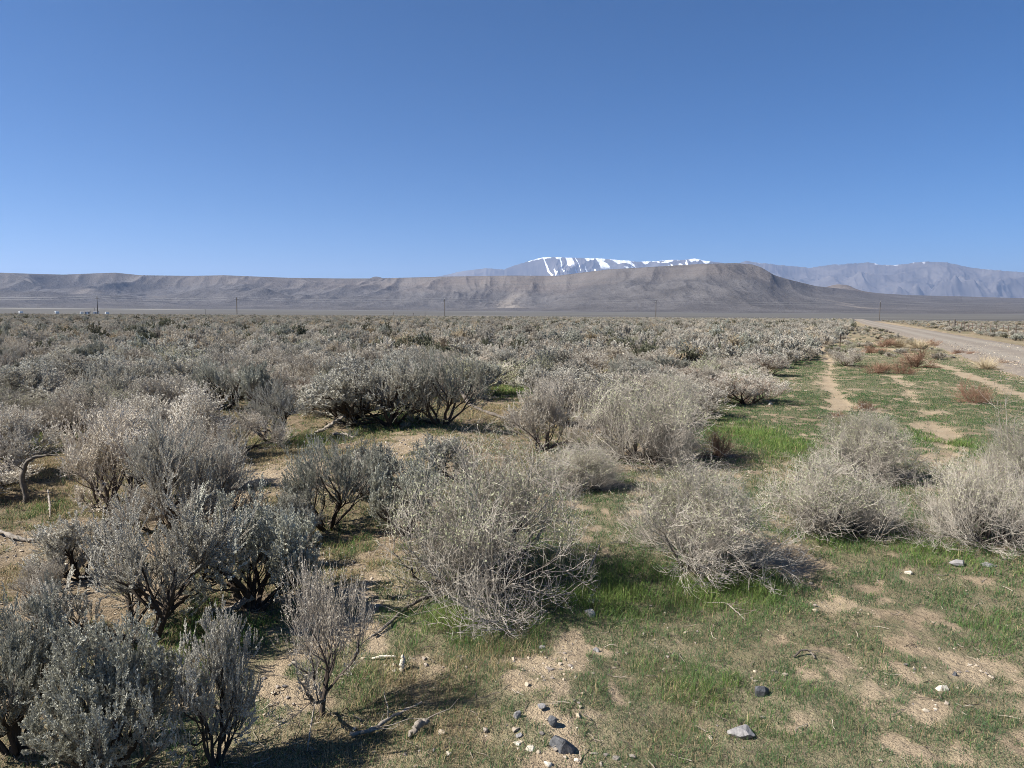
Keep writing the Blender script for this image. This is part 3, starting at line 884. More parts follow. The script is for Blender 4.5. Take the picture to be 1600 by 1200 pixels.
def spiny(seed, lod, wood='spiny_wood', leaf='spiny_leaf', up=0.10):
    rng = np.random.default_rng(seed)
    if lod == 0:
        sk = grow(rng, dict(n=24, lean=(0.0, 1.35), L=0.30, r=0.0075, base=0.12, up=0.02, jit=0.20, K=6),
                  [dict(n=7, ang=(.35, .9), lr=(.5, .95), up=up, jit=.18, K=5, rr=.66, t0=.2),
                   dict(n=7, ang=(.4, 1.1), lr=(.4, .85), up=up, jit=.20, K=4, rr=.6, t0=.15, rmin=.0014),
                   dict(n=7, ang=(.5, 1.2), lr=(.35, .8), up=up, jit=.24, K=3, rr=.6, t0=.1, rmin=.0009)])
        bv, bq, th = assemble(sk, [6, 4, 3, 3])
        tip = sk[3][0][sk[3][0][:, -1, 2] > 0.25]
        fv, fq = leaves(rng, tip[rng.random(len(tip)) < 0.6], 3, 0.012, 0.0028, 1.2, 0.45)
    else:
        sk = grow(rng, dict(n=20, lean=(0.0, 1.2), L=0.30, r=0.009, base=0.12, up=0.02, jit=0.20, K=3),
                  [dict(n=5, ang=(.4, 1.0), lr=(.5, .95), up=up, jit=.20, K=3, rr=.66, t0=.2, rmin=.005),
                   dict(n=5, ang=(.4, 1.1), lr=(.5, .95), up=up, jit=.20, K=2, rr=.66, t0=.15, rmin=.0036)])
        bv, bq, th = assemble(sk, [3, 3, 3], 3.5)
        fv, fq = leaves(rng, sk[2][0], 7, 0.045, 0.005, 1.1, 0.2)
    return finish("twiggy_shrub", bv, bq, th, wood, fv, fq, leaf)


def weed(seed, wood='rust_wood', n=26, up=0.10):
    rng = np.random.default_rng(seed)
    sk = grow(rng, dict(n=n, lean=(0.05, 1.35), L=0.20, r=0.0045, base=0.07, up=0.05, jit=0.2, K=4),
              [dict(n=6, ang=(.3, .8), lr=(.5, .9), up=up, jit=.2, K=3, rr=.7, t0=.15, rmin=.0022),
               dict(n=6, ang=(.4, 1.0), lr=(.4, .8), up=up, jit=.2, K=2, rr=.7, t0=.1, rmin=.0018)])
    bv, bq, th = assemble(sk, [4, 3, 3], 1.6)
    return finish("dry_weed", bv, bq, th, wood)


def tuft(seed):
    rng = np.random.default_rng(seed)
    n = 420
    az = rng.uniform(0, 6.283, n); lean = np.abs(rng.normal(0, .55, n)); L = rng.uniform(.25, .6, n)
    d = np.stack([np.sin(lean) * np.cos(az), np.sin(lean) * np.sin(az), np.cos(lean)], -1)
    P = np.empty((n, 5, 3)); P[:, 0] = np.stack([.10 * np.cos(az) * rng.random(n), .10 * np.sin(az) * rng.random(n), np.zeros(n)], -1)
    for k in range(4):
        d = norm(d - np.array([0, 0, .16]) + 0.08 * rng.normal(size=d.shape))
        P[:, k + 1] = P[:, k] + d * (L / 4)[:, None]
    P[:, :, 2] = np.maximum(P[:, :, 2], 0)
    R = np.broadcast_to(np.array([.0026, .0024, .002, .0015, .0006]), (n, 5))
    v, q = tubes(P, R, 3)
    return finish("bunch_grass", v, q, rng.random(len(v)), 'straw')


PR = {}
PR['sage'] = [sage(11, 0), sage(12, 0, 'sage_leaf_green'), sage(13, 0, 'sage_leaf', (0.1, 0.7)), sage(14, 0, 'sage_leaf_green', (.3, 1.1))]
PR['sagebig'] = [sage(18, 0, fine=1.8), sage(19, 0, 'sage_leaf_green', (.25, 1.0), fine=1.8)]
PR['tree'] = [sage(15, 0, 'grey_leaf', (0.1, 0.6)), sage(16, 0, 'sage_leaf', (.05, .55))]
def bare_tree(seed):
    rng = np.random.default_rng(seed)
    sk = grow(rng, dict(n=1, lean=(0.05, 0.15), L=0.24, r=0.024, base=0.0, up=0.03, jit=0.14, K=5),
              [dict(n=8, ang=(.45, 1.05), lr=(1.1, 2.0), up=.06, jit=.15, K=6, rr=.66, t0=.45),
               dict(n=7, ang=(.3, .8), lr=(.35, .8), up=.12, jit=.14, K=4, rr=.55, t0=.25, rmin=.0018),
               dict(n=7, ang=(.2, .6), lr=(.45, .9), up=.20, jit=.12, K=3, rr=.55, t0=.15, rmin=.0011),
               dict(n=3, ang=(.2, .5), lr=(.4, .8), up=.20, jit=.10, K=2, rr=.7, t0=.2, rmin=.0009)])
    bv, bq, th = assemble(sk, [8, 6, 4, 3, 3])
    fv, fq = leaves(rng, sk[4][0], 5, 0.016, 0.0026, 0.9, 0.2)
    return finish("sagebrush", bv, bq, th, 'grey_wood', fv, fq, 'grey_leaf')


PR['bare'] = [bare_tree(17)]
PR['grey'] = [grey(21, 0), grey(22, 0), grey(23, 0, 'grey_wood', 'grey_leaf', (.1, .8))]
PR['brown'] = [grey(25, 0, 'brown_wood', 'grey_leaf', (.05, 1.0)), grey(26, 0, 'brown_wood', 'grey_leaf')]
PR['spiny'] = [spiny(31, 0), spiny(32, 0), spiny(33, 0)]
PR['rust'] = [weed(41), weed(42), weed(43)]
PR['straw'] = [tuft(51), tuft(52)]
PR['sage1'] = [sage(61, 1), sage(62, 1, 'sage_leaf_green'), sage(63, 1), sage(64, 1, 'sage_leaf', (.1, .7))]
PR['grey1'] = [grey(65, 1), grey(66, 1), grey(67, 1, 'grey_wood', 'grey_leaf', (.1, .75))]
PR['brown1'] = [grey(68, 1, 'brown_wood', 'grey_leaf')]
PR['spiny1'] = [spiny(69, 1), spiny(70, 1, up=.08)]

FIELD_GROUP = "sagebrush and grey shrubs of the scrub field"
random.seed(5)
placed = []                                          # (x, y, radius) of every single shrub


def place(kind, i, x, y, w, h, label, cat='shrub', group=None, parts=True, name=None, rz=None, sink=0.015):
    if kind == 'sage' and w / PR['sage'][i % 4].w > 1.25: kind = 'sagebig'
    p = PR[kind][i % len(PR[kind])]
    base = kind.rstrip('1')
    nm = name or dict(sage='sagebrush', sagebig='sagebrush', tree='sagebrush', bare='sagebrush', grey='grey_shrub', brown='brown_shrub', spiny='twiggy_shrub', rust='dry_weed', straw='bunch_grass')[base]
    rz = random.uniform(0, 6.28) if rz is None else rz
    sc = (w / p.w, w / p.w, h / p.h)
    loc = (x, y, float(hgt(x, y)) - sink)
    if parts and p.foliage is not None:
        o = link(nm, None); o.empty_display_size = 0.2
        link("branches", p.branches, o); link("foliage", p.foliage, o)
    else:
        o = link(nm, p.joined)
    o.location = loc; o.rotation_euler = (0, 0, rz); o.scale = sc
    tag(o, label, cat, group)
    placed.append((x, y, w / 2))
    return o


def hero(kind, i, px, pyb, pyt, wpx, label, cat='shrub', group=None, rz=None, name=None):
    """px, pyb: where the stem meets the ground in the photo; pyt: its top; wpx: its width"""
    x, y = flat(px, pyb)
    for _ in range(4):                               # settle on the uneven ground
        z = float(hgt(x, y)); d = ray(px, pyb); t = (z - CAM_H) / d.z; x, y = d.x * t, d.y * t
    d = ray(px, pyt)
    top = CAM_H + d.z / d.y * (y + 0.0)
    h = max(top - float(hgt(x, y)), 0.06)
    return place(kind, i, x, y, wpx * y / F_PX, h, label, cat, group, True, name, rz)


build_ground()
build_road()
build_mesa()
build_mountains()

HG = "large shrubs in the foreground"
HEROES = [
    # kind, variant, px, base, top, width, label
    ('spiny', 0, 765, 915, 708, 300, "largest pale twiggy shrub in the middle foreground with bright grass at its foot"),
    ('spiny', 1, 1085, 880, 742, 235, "pale twiggy shrub right of the largest one, green grass along its front"),
    ('spiny', 2, 1005, 722, 600, 200, "straw coloured twiggy shrub behind the largest twiggy shrub, left of the green verge"),
    ('spiny', 0, 1305, 832, 722, 190, "pale twiggy shrub in the middle of the green verge, nearer of two touching"),
    ('spiny', 1, 1350, 748, 652, 140, "straw coloured twiggy shrub touching the back of another on the green verge"),
    ('spiny', 2, 1535, 845, 725, 185, "pale twiggy shrub at the right edge above pale stones, low and wide"),
    ('spiny', 0, 1600, 770, 665, 120, "pale twiggy shrub cut by the right edge beside a tall bare weed stalk"),
    ('spiny', 1, 905, 765, 700, 120, "small straw coloured twiggy shrub tucked behind the largest twiggy shrub"),
    ('sage', 0, 235, 1000, 800, 270, "broad sagebrush on a dark forked trunk in the left foreground"),
    ('sage', 3, 398, 955, 788, 190, "dark trunked sagebrush beside the broad left foreground one, broken pale limb at its foot"),
    ('bare', 0, 502, 1118, 890, 160, "small tree-like grey sagebrush on one bare upright trunk in the foreground"),
    ('sage', 1, 180, 1245, 995, 215, "silvery green leafy sagebrush at the bottom edge, widest of the leafy ones there"),
    ('sage', 2, 340, 1200, 982, 115, "narrow upright silvery sagebrush at the bottom edge"),
    ('sage', 3, 20, 1175, 950, 170, "sagebrush cut by the left edge at the bottom corner"),
    ('grey', 0, 188, 795, 650, 175, "wide grey twiggy shrub near the arched dead stump at left"),
    ('sage', 2, 285, 835, 668, 175, "tall sagebrush with a dark branching trunk behind the left foreground"),
    ('grey', 1, 265, 720, 615, 175, "pale grey feathery shrub left of the small clearing"),
    ('sage', 1, 512, 825, 690, 165, "rounded sagebrush right of the sandy mound at left"),
    ('sage', 3, 632, 832, 715, 115, "low dark sagebrush between the sandy mound and the largest twiggy shrub"),
    ('sage', 0, 460, 852, 775, 90, "low leafy sagebrush in front of the sandy mound"),
    ('sage', 0, 612, 670, 566, 130, "big sagebrush with dark trunks, left one of two beside the sandy clearing"),
    ('sage', 3, 692, 664, 556, 130, "big sagebrush with thick dark trunks casting a long shadow over the sandy clearing"),
    ('tree', 1, 545, 665, 575, 150, "sagebrush with a broken pale limb lying under it left of the two big ones"),
    ('sage', 2, 425, 692, 608, 110, "compact upright sagebrush standing in green grass right of the small clearing"),
    ('grey', 2, 850, 705, 605, 125, "grey shrub at the left of the straw coloured twiggy shrub"),
    ('brown', 0, 1165, 632, 585, 120, "dome shaped brown shrub alone at the edge of the green verge"),
    ('brown', 1, 915, 588, 548, 85, "dark brown dome shaped shrub behind a patch of green grass"),
    ('sage', 1, 985, 608, 562, 70, "dark green sagebrush between the brown dome and the straw coloured shrub"),
    ('grey', 2, 120, 690, 612, 150, "pinkish grey feathery shrub above the dry clearing at left"),
    ('grey', 0, 0, 705, 640, 100, "shrub cut by the left edge above a patch of green grass"),
    ('grey', 1, 60, 945, 882, 75, "small pale grey shrub on sand near the left edge"),
    ('grey', 2, 245, 830, 760, 110, "spray of silver grey stalks between two sagebrush at left"),
    ('sage', 0, 700, 745, 685, 90, "small sagebrush on the near side of the sandy clearing"),
    ('rust', 1, 1122, 714, 674, 52, "small rusty brown shrub in the grass by the straw coloured twiggy shrub"),
    ('sage', 2, 590, 765, 705, 95, "sagebrush at the right foot of the sandy mound"),
    ('grey', 0, 880, 665, 590, 90, "grey feathery shrub behind the straw coloured twiggy shrub"),
    ('spiny', 1, 1050, 640, 590, 110, "pale twiggy shrub beside the brown dome shaped shrub"),
    ('sage', 0, 60, 1010, 930, 90, "sagebrush behind the bottom left corner on dark soil"),
    ('grey', 2, 345, 812, 705, 120, "grey shrub between the tall sagebrush and the sandy mound"),
    ('sage', 1, 425, 890, 800, 105, "low sagebrush just left of the small tree-like one, behind it"),
    ('sage', 2, 130, 905, 812, 120, "sagebrush left of the broad dark trunked one, behind the bottom corner shrubs"),
    ('grey', 1, 215, 712, 632, 130, "pale grey feathery shrub at the back of the left foreground group"),
    ('sage', 3, 565, 772, 700, 95, "sagebrush touching the right side of the rounded one by the mound"),
    ('grey', 0, 330, 770, 690, 90, "small grey shrub on the left edge of the sandy mound"),
    ('sage', 1, 350, 640, 565, 100, "dark green sagebrush in the second row behind the small clearing"),
]
for k, (kind, i, px, b, t, w, lab) in enumerate(HEROES):
    hero(kind, i, px, b, t, w, lab, group=HG)

WEEDS = [
    ('rust', 0, 1522, 629, 600, 52, "round rust red dry weed alone in green grass"),
    ('rust', 1, 1430, 574, 549, 54, "upright rust red dry weed beside the dirt path"),
    ('rust', 2, 1372, 583, 568, 44, "low spreading rust red dry weed left of the upright one"),
    ('rust', 0, 1412, 584, 570, 40, "small pinkish dry weed in front of the upright rust red one"),
    ('rust', 1, 1352, 640, 627, 36, "small low rust red dry weed on the green verge"),
    ('brown', 0, 1327, 572, 546, 46, "grey brown dry shrub at the foot of the metal marker post"),
    ('straw', 0, 1405, 543, 528, 40, "pale straw bunch of dry grass near the road, in front of the two-track path"),
    ('straw', 1, 1435, 545, 530, 44, "wide pale straw bunch beside the road behind the rust red weeds"),
    ('rust', 2, 1383, 543, 530, 28, "dark rusty weed next to the pale straw bunches"),
    ('rust', 0, 1456, 541, 531, 26, "orange brown dry weed at the road edge"),
    ('straw', 0, 1541, 577, 558, 46, "spiky pale bunch of grass at the gravel edge"),
    ('rust', 1, 1498, 553, 547, 26, "flat rust brown weed on the gravel edge, left one"),
    ('rust', 2, 1520, 555, 549, 18, "flat rust brown weed on the gravel edge, right one"),
    ('rust', 0, 1572, 571, 563, 26, "flat dark weed on the gravel near the right edge"),
    ('straw', 1, 1462, 560, 548, 34, "pale grey bunch of grass between the path and the road"),
    ('rust', 1, 1358, 551, 541, 26, "small brown weed on the sandy strip, left one"),
    ('rust', 2, 1378, 552, 544, 22, "small brown weed on the sandy strip, right one"),
    ('straw', 0, 1555, 745, 700, 62, "yellow straw tumbleweed caught against a pale shrub at right"),
    ('rust', 0, 1310, 650, 643, 20, "very small rusty weed on the path end"),
]
for k, (kind, i, px, b, t, w, lab) in enumerate(WEEDS):
    hero(kind, i, px, b, t, w, lab, 'weed', "dry weeds and bunch grass on the verge")

# ------------------------------------------------------------------ the scrub field
rng = np.random.default_rng(77)
CLEAR = [blob(425, 745, 75, 60), blob(660, 700, 110, 34), blob(790, 640, 85, 42), blob(30, 765, 95, 85), blob(370, 690, 34, 24),
         blob(445, 700, 70, 18), blob(940, 600, 50, 14), blob(15, 690, 40, 18), blob(1150, 690, 60, 40)]
ys = np.arange(9.5, 62, 1.10)
cand = []
for yy in ys:
    for xx in np.arange(-yy * 0.74 - 2, yy * 0.80 + 2, 1.22):
        cand.append((xx + rng.uniform(-.48, .48), yy + rng.uniform(-.45, .45)))
cand = np.array(cand)
cand = cand[field_mask(cand[:, 0], cand[:, 1])]
cand = cand[blobs(cand[:, 0], cand[:, 1], CLEAR) < 0.45]
cand = cand[(across(cand[:, 0], cand[:, 1]) < 5)]
cand = cand[fbm(cand[:, 0] * .23, cand[:, 1] * .23, 2, 55) > -0.33]
cand = cand[~((np.hypot(cand[:, 0], cand[:, 1]) < 12.8) & (cand[:, 0] > -4.2))]
hp = np.array(placed)
dist = np.hypot(cand[:, None, 0] - hp[None, :, 0], cand[:, None, 1] - hp[None, :, 1])
cand = cand[(dist > hp[None, :, 2] * 0.85 + 0.30).all(1)]
cand = cand[np.argsort(cand[:, 1])]
NSINGLE = 300 - len(HEROES)
single, rest = cand[:NSINGLE], cand[NSINGLE:]
print("singles reach", single[-1, 1], "heroes", len(HEROES))

LOOK = dict(sage="silvery sagebrush", tree="upright grey green sagebrush", grey="feathery grey shrub", brown="dark brown twiggy shrub", spiny="straw coloured twiggy shrub")
zones = [(250, "left of the farthest left power pole's foot"), ]
recs = []
tone = fbm(single[:, 0] * 0.16, single[:, 1] * 0.16, 2, 201)
for k, (x, y) in enumerate(single):
    u = rng.random()
    c = float(across(x, y))
    edge = c > -7
    if u < 0.44 - 0.15 * edge: kind = 'sage1'
    elif u < 0.86 - 0.10 * edge: kind = 'grey1'
    elif u < 0.92: kind = 'brown1'
    else: kind = 'spiny1'
    if y < 15: kind = kind.replace('1', '')
    w = rng.uniform(0.95, 1.75); h = rng.uniform(0.42, 1.0) * (1.05 if kind[0] == 's' else 0.95)
    if edge: h *= 0.85
    recs.append([kind, int(rng.integers(0, 4)), float(x), float(y), w, h])
ORD = ["first", "second", "third", "fourth", "fifth", "sixth", "seventh", "eighth", "ninth", "tenth", "eleventh", "twelfth"]


def zone(x, y):
    px = 800 + F_PX * x / y
    a = 0
    for lim in (265, 534, 858, 1195): a += px > lim
    col_ = ["below leftmost power pole", "below second power pole", "below middle power pole", "below fourth power pole", "below rightmost power pole"][a]
    row = 0
    for lim in (13, 17, 21, 25, 29): row += y > lim
    row_ = ["nearest", "second", "third", "fourth", "fifth", "sixth"][row]
    return col_, row_


cells = {}
for r in recs:
    kk = LOOK[r[0].rstrip('1')]
    cells.setdefault((kk, zone(r[2], r[3])), []).append(r)
for (look, (zc, zr)), lst in cells.items():
    lst.sort(key=lambda r: r[2] / r[3])
    for n, r in enumerate(lst):
        lab = f"{look}, {ORD[min(n, 11)]} from left, {zr} row {zc}" if len(lst) > 1 else f"only {look} in {zr} row {zc}"
        place(r[0], r[1], r[2], r[3], r[4], r[5], lab, 'shrub', FIELD_GROUP, parts=(r[3] < 22))


def scatter_field():
    """the rest of the scrub, too many to count, as one object that instances small shrub shapes"""
    protos = [sage(81, 2), sage(82, 2, 'sage_leaf_green'), sage(83, 2), grey(84, 2), grey(85, 2), grey(86, 2, 'brown_wood', 'dark_leaf'), spiny(87, 1), grey(88, 2),
              sage(89, 2, 'dark_leaf'), grey(90, 2, 'spiny_wood', 'tan_leaf')]
    col = bpy.data.collections.new("scrub_shapes")
    for k, p in enumerate(protos):
        o = bpy.data.objects.new(f"shrub_shape_{k}", p.joined); col.objects.link(o)
    g = np.random.default_rng(99)
    pts = [rest]
    for (r0, r1, dens) in [(14, 62, 0.62), (62, 110, 0.45), (110, 220, 0.30), (220, 440, 0.16)]:
        n = int(dens * 0.5 * (r1 ** 2 - r0 ** 2) * math.radians(80))
        rr = np.sqrt(g.uniform(r0 ** 2, r1 ** 2, n)); aa = g.uniform(-math.radians(40), math.radians(40), n)
        q = np.stack([rr * np.sin(aa), rr * np.cos(aa)], -1)
        q = q[field_mask(q[:, 0], q[:, 1])]
        cc = across(q[:, 0], q[:, 1])
        if r0 == 14: q = q[(cc > 14.5)]
        else:
            q = q[(q[:, 1] > 62) | (cc > 14.5)]
        right = across(q[:, 0], q[:, 1]) > 14
        q = q[~right | (g.random(len(q)) < 0.45)]
        pts.append(q)
    # loose small shrubs on the verge towards the vanishing point
    n = 260
    yy = g.uniform(45, 170, n); cc = g.uniform(-1.5, ROAD_A - 1.2, n)
    pts.append(np.stack([RD[0] * yy + RD[1] * cc, RD[1] * yy - RD[0] * cc], -1))
    nv = n
    P = np.concatenate(pts)
    d = np.hypot(P[:, 0], P[:, 1])
    Zp = hgt(P[:, 0], P[:, 1]) - 0.02
    sc = g.uniform(0.85, 1.75, len(P)); sz = np.minimum(sc, 1.35) * g.uniform(0.65, 1.1, len(P))
    sc[-nv:] *= g.uniform(.3, .6, nv); sz[-nv:] *= g.uniform(.25, .5, nv)
    right = across(P[:, 0], P[:, 1]) > 14
    sz = np.where(right, sz * 0.6, sz); sc = np.where(right, sc * 0.85, sc)
    tall = g.random(len(P)) < 0.04
    sz = np.where(tall, sz * 1.3, sz)
    idx = g.choice(10, len(P), p=[.15, .12, .14, .16, .14, .05, .05, .09, .05, .05])
    idx[-nv:] = g.choice([6, 4, 7, 5], nv)
    me = bpy.data.meshes.new("distant_scrub")
    me.vertices.add(len(P)); me.vertices.foreach_set("co", np.stack([P[:, 0], P[:, 1], Zp], -1).astype(np.float32).ravel())
    for nm, arr in (("rz", g.uniform(0, 6.283, len(P))), ("sx", sc), ("sz", sz)):
        a = me.attributes.new(nm, 'FLOAT', 'POINT'); a.data.foreach_set("value", arr.astype(np.float32))
    a = me.attributes.new("idx", 'INT', 'POINT'); a.data.foreach_set("value", idx.astype(np.int32))
    o = tag(link("distant_scrub", me), kind='stuff')
    ng = bpy.data.node_groups.new("scrub_scatter", 'GeometryNodeTree')
    ng.interface.new_socket("Geometry", in_out='INPUT', socket_type='NodeSocketGeometry')
    ng.interface.new_socket("Geometry", in_out='OUTPUT', socket_type='NodeSocketGeometry')
    gi = ng.nodes.new("NodeGroupInput"); go = ng.nodes.new("NodeGroupOutput")
    ci = ng.nodes.new("GeometryNodeCollectionInfo"); ci.inputs[0].default_value = col
    ci.inputs["Separate Children"].default_value = True; ci.inputs["Reset Children"].default_value = True
    ip = ng.nodes.new("GeometryNodeInstanceOnPoints"); ip.inputs["Pick Instance"].default_value = True

    def att(nm, t='FLOAT'):
        n_ = ng.nodes.new("GeometryNodeInputNamedAttribute"); n_.data_type = t; n_.inputs[0].default_value = nm
        return n_.outputs[0]
    cr = ng.nodes.new("ShaderNodeCombineXYZ"); cs = ng.nodes.new("ShaderNodeCombineXYZ")
    ng.links.new(att("rz"), cr.inputs[2])
    sx = att("sx"); ng.links.new(sx, cs.inputs[0]); ng.links.new(sx, cs.inputs[1]); ng.links.new(att("sz"), cs.inputs[2])
    ng.links.new(gi.outputs[0], ip.inputs["Points"]); ng.links.new(ci.outputs[0], ip.inputs["Instance"])
    ng.links.new(att("idx", 'INT'), ip.inputs["Instance Index"])
    ng.links.new(cr.outputs[0], ip.inputs["Rotation"]); ng.links.new(cs.outputs[0], ip.inputs["Scale"])
    ng.links.new(ip.outputs[0], go.inputs[0])
    md = o.modifiers.new("scatter", 'NODES'); md.node_group = ng
    print("scrub instances", len(P))


scatter_field()


# ------------------------------------------------------------------ grass
def build_grass():
    g = np.random.default_rng(123)
    allV, allT, col = [], [], []
    off = 0
    vv, tt, kk, hh = [], [], [], []
    # ground covered in rings: the farther, the fewer and wider the blades
    for (r0, r1, dens) in [(3.2, 5, 10500), (5, 7, 7500), (7, 10, 4400), (10, 15, 2600), (15, 24, 1500), (24, 40, 600), (40, 75, 130)]:
        A = math.radians(84)
        n = int(0.5 * (r1 ** 2 - r0 ** 2) * A * dens)
        rr = np.sqrt(g.uniform(r0 ** 2, r1 ** 2, n)); aa = g.uniform(-A / 2, A / 2, n)
        x = rr * np.sin(aa); y = rr * np.cos(aa)
        cov, lush, dry = grass_fn(x, y)
        cl = vnoise(x * 6, y * 6, 55)                  # tufts
        keep = g.random(n) < np.clip(cov * 1.30 + 0.95 * cl * (cov > .05) - 0.10, 0, 1)
        x, y, cov, lush, dry, rr = x[keep], y[keep], cov[keep], lush[keep], dry[keep], rr[keep]
        n = len(x)
        w = 0.0011 * np.maximum(rr / 4.0, 1) ** 0.8 * g.uniform(.7, 1.3, n)
        h = (0.028 + 0.068 * lush ** 1.5 + 0.022 * g.random(n)) * g.uniform(.6, 1.3, n) * (1 + 0.4 * dry * g.random(n))
        h = h * np.clip(0.50 + cov * 0.55 + 0.45 * cl[keep], 0.35, 1.4) * (1 + 0.004 * rr)
        typ = g.random(n)
        # colours: 0 dull blue green, 0.5 fresh green, 1 dry
        isdry = typ < (0.03 + 0.72 * dry * (1 - 0.7 * lush))
        k = np.where(isdry, 0.85 + 0.15 * g.random(n), np.clip(0.10 + 0.42 * lush + 0.13 * g.normal(size=n) + 0.1 * cl[keep], 0, 0.62))
        lean = np.abs(g.normal(0.5, .38, n)); az = g.uniform(0, 6.283, n)
        z = hgt(x, y) - 0.004
        d = np.stack([np.sin(lean) * np.cos(az), np.sin(lean) * np.sin(az), np.cos(lean)], -1)
        sd = np.stack([-np.sin(az + g.normal(0, .8, n)), np.cos(az), np.zeros(n)], -1); sd = norm(sd) * w[:, None]
        low = (g.random(n) < 0.50 * (1 - lush)) & ~isdry          # flat rosettes and seedlings
        h = np.where(low, h * 0.55, h); w = np.where(low, w * 2.4, w); lean = np.where(low, g.uniform(.7, 1.35, n), lean)
        k = np.where(low, k * 0.55, k)
        b = np.stack([x, y, z], -1)
        mid = b + d * (h * .55)[:, None]
        d2 = norm(d + np.stack([np.cos(az), np.sin(az), -0.5 * np.ones(n)], -1) * g.uniform(.1, .8, n)[:, None])
        tip = mid + d2 * (h * .5)[:, None]
        V = np.stack([b - sd, b + sd, mid - sd * .8, mid + sd * .8, tip], 1).reshape(-1, 3)
        i = np.arange(n)[:, None] * 5 + off
        vv.append(V); tt.append(np.concatenate([i + np.array([[0, 1, 3]]), i + np.array([[0, 3, 2]]), i + np.array([[2, 3, 4]])]))
        kk.append(np.repeat(k, 5)); off += len(V)
    m, nt, out = new_mat("grass_blades")
    a = N(nt, "ShaderNodeAttribute", attribute_name="tone").outputs["Fac"]
    gm = N(nt, "ShaderNodeNewGeometry")
    c = ramp(nt, a, [(0.0, (0.066, 0.110, 0.058)), (0.25, (0.086, 0.148, 0.056)), (0.5, (0.135, 0.210, 0.052)), (0.65, (0.21, 0.25, 0.08)), (0.85, (0.27, 0.205, 0.105)), (1.0, (0.42, 0.335, 0.195))])
    hs = N(nt, "ShaderNodeHueSaturation"); nt.links.new(c, hs.inputs["Color"])
    nt.links.new(math_n(nt, 'ADD', math_n(nt, 'MULTIPLY', gm.outputs["Random Per Island"], 0.6), 0.7), hs.inputs["Value"])
    d = N(nt, "ShaderNodeBsdfDiffuse"); t = N(nt, "ShaderNodeBsdfTranslucent"); mx = N(nt, "ShaderNodeMixShader"); mx.inputs[0].default_value = 0.3
    nt.links.new(hs.outputs[0], d.inputs[0]); nt.links.new(hs.outputs[0], t.inputs[0])
    nt.links.new(d.outputs[0], mx.inputs[1]); nt.links.new(t.outputs[0], mx.inputs[2]); nt.links.new(mx.outputs[0], out.inputs[0])
    me = make_mesh("grass", np.concatenate(vv), tris=np.concatenate(tt), mats=[m], attrs=dict(tone=np.concatenate(kk)))
    tag(link("grass", me), kind='stuff')
    print("grass blades", len(me.vertices) // 5)


build_grass()

# ------------------------------------------------------------------ rocks, pebbles, dead wood
import bmesh


def ico(sub):
    bm = bmesh.new(); bmesh.ops.create_icosphere(bm, subdivisions=sub, radius=1)
    v = np.array([p.co[:] for p in bm.verts]); f = np.array([[l.index for l in q.verts] for q in bm.faces]); bm.free()
    return v, f


ICO3 = ico(4); ICO1 = ico(1)


def rock_verts(seed, V0, planes=11):
    g = np.random.default_rng(seed)
    nrm = norm(g.normal(size=(planes, 3))); off = g.uniform(0.62, 1.0, planes)
    dots = V0 @ nrm.T
    r = np.where(dots > 0.05, off / np.maximum(dots, 0.05), 9).min(1)
    r = np.minimum(r, 1.25)
    r = r * (1 + 0.04 * fbm(V0[:, 0] * 3 + V0[:, 2] * 2 + seed, V0[:, 1] * 3 - V0[:, 2], 3, seed))
    return V0 * r[:, None]


def rock(px, py, wpx, hpx, mat, label, seed, depth=0.8):
    x, y = flat(px, py)
    z = float(hgt(x, y)); d = ray(px, py); t = (z - CAM_H) / d.z; x, y = d.x * t, d.y * t
    s = y / F_PX
    v = rock_verts(seed, ICO3[0])
    sx = wpx * s / 2 * 0.88; sz = max(hpx * s / 2 * 1.1, sx * 0.35)
    ext = (v.max(0) - v.min(0)) / 2
    v = v / ext * np.array([sx, sx * depth, sz])
    me = make_mesh("rock", v, tris=ICO3[1], mats=[M[mat]])
    o = link("rock", me); o.location = (x, y + sx * depth * 0.5, z + sz * 0.18)
    return tag(o, label, "rock", "stones lying on the ground")


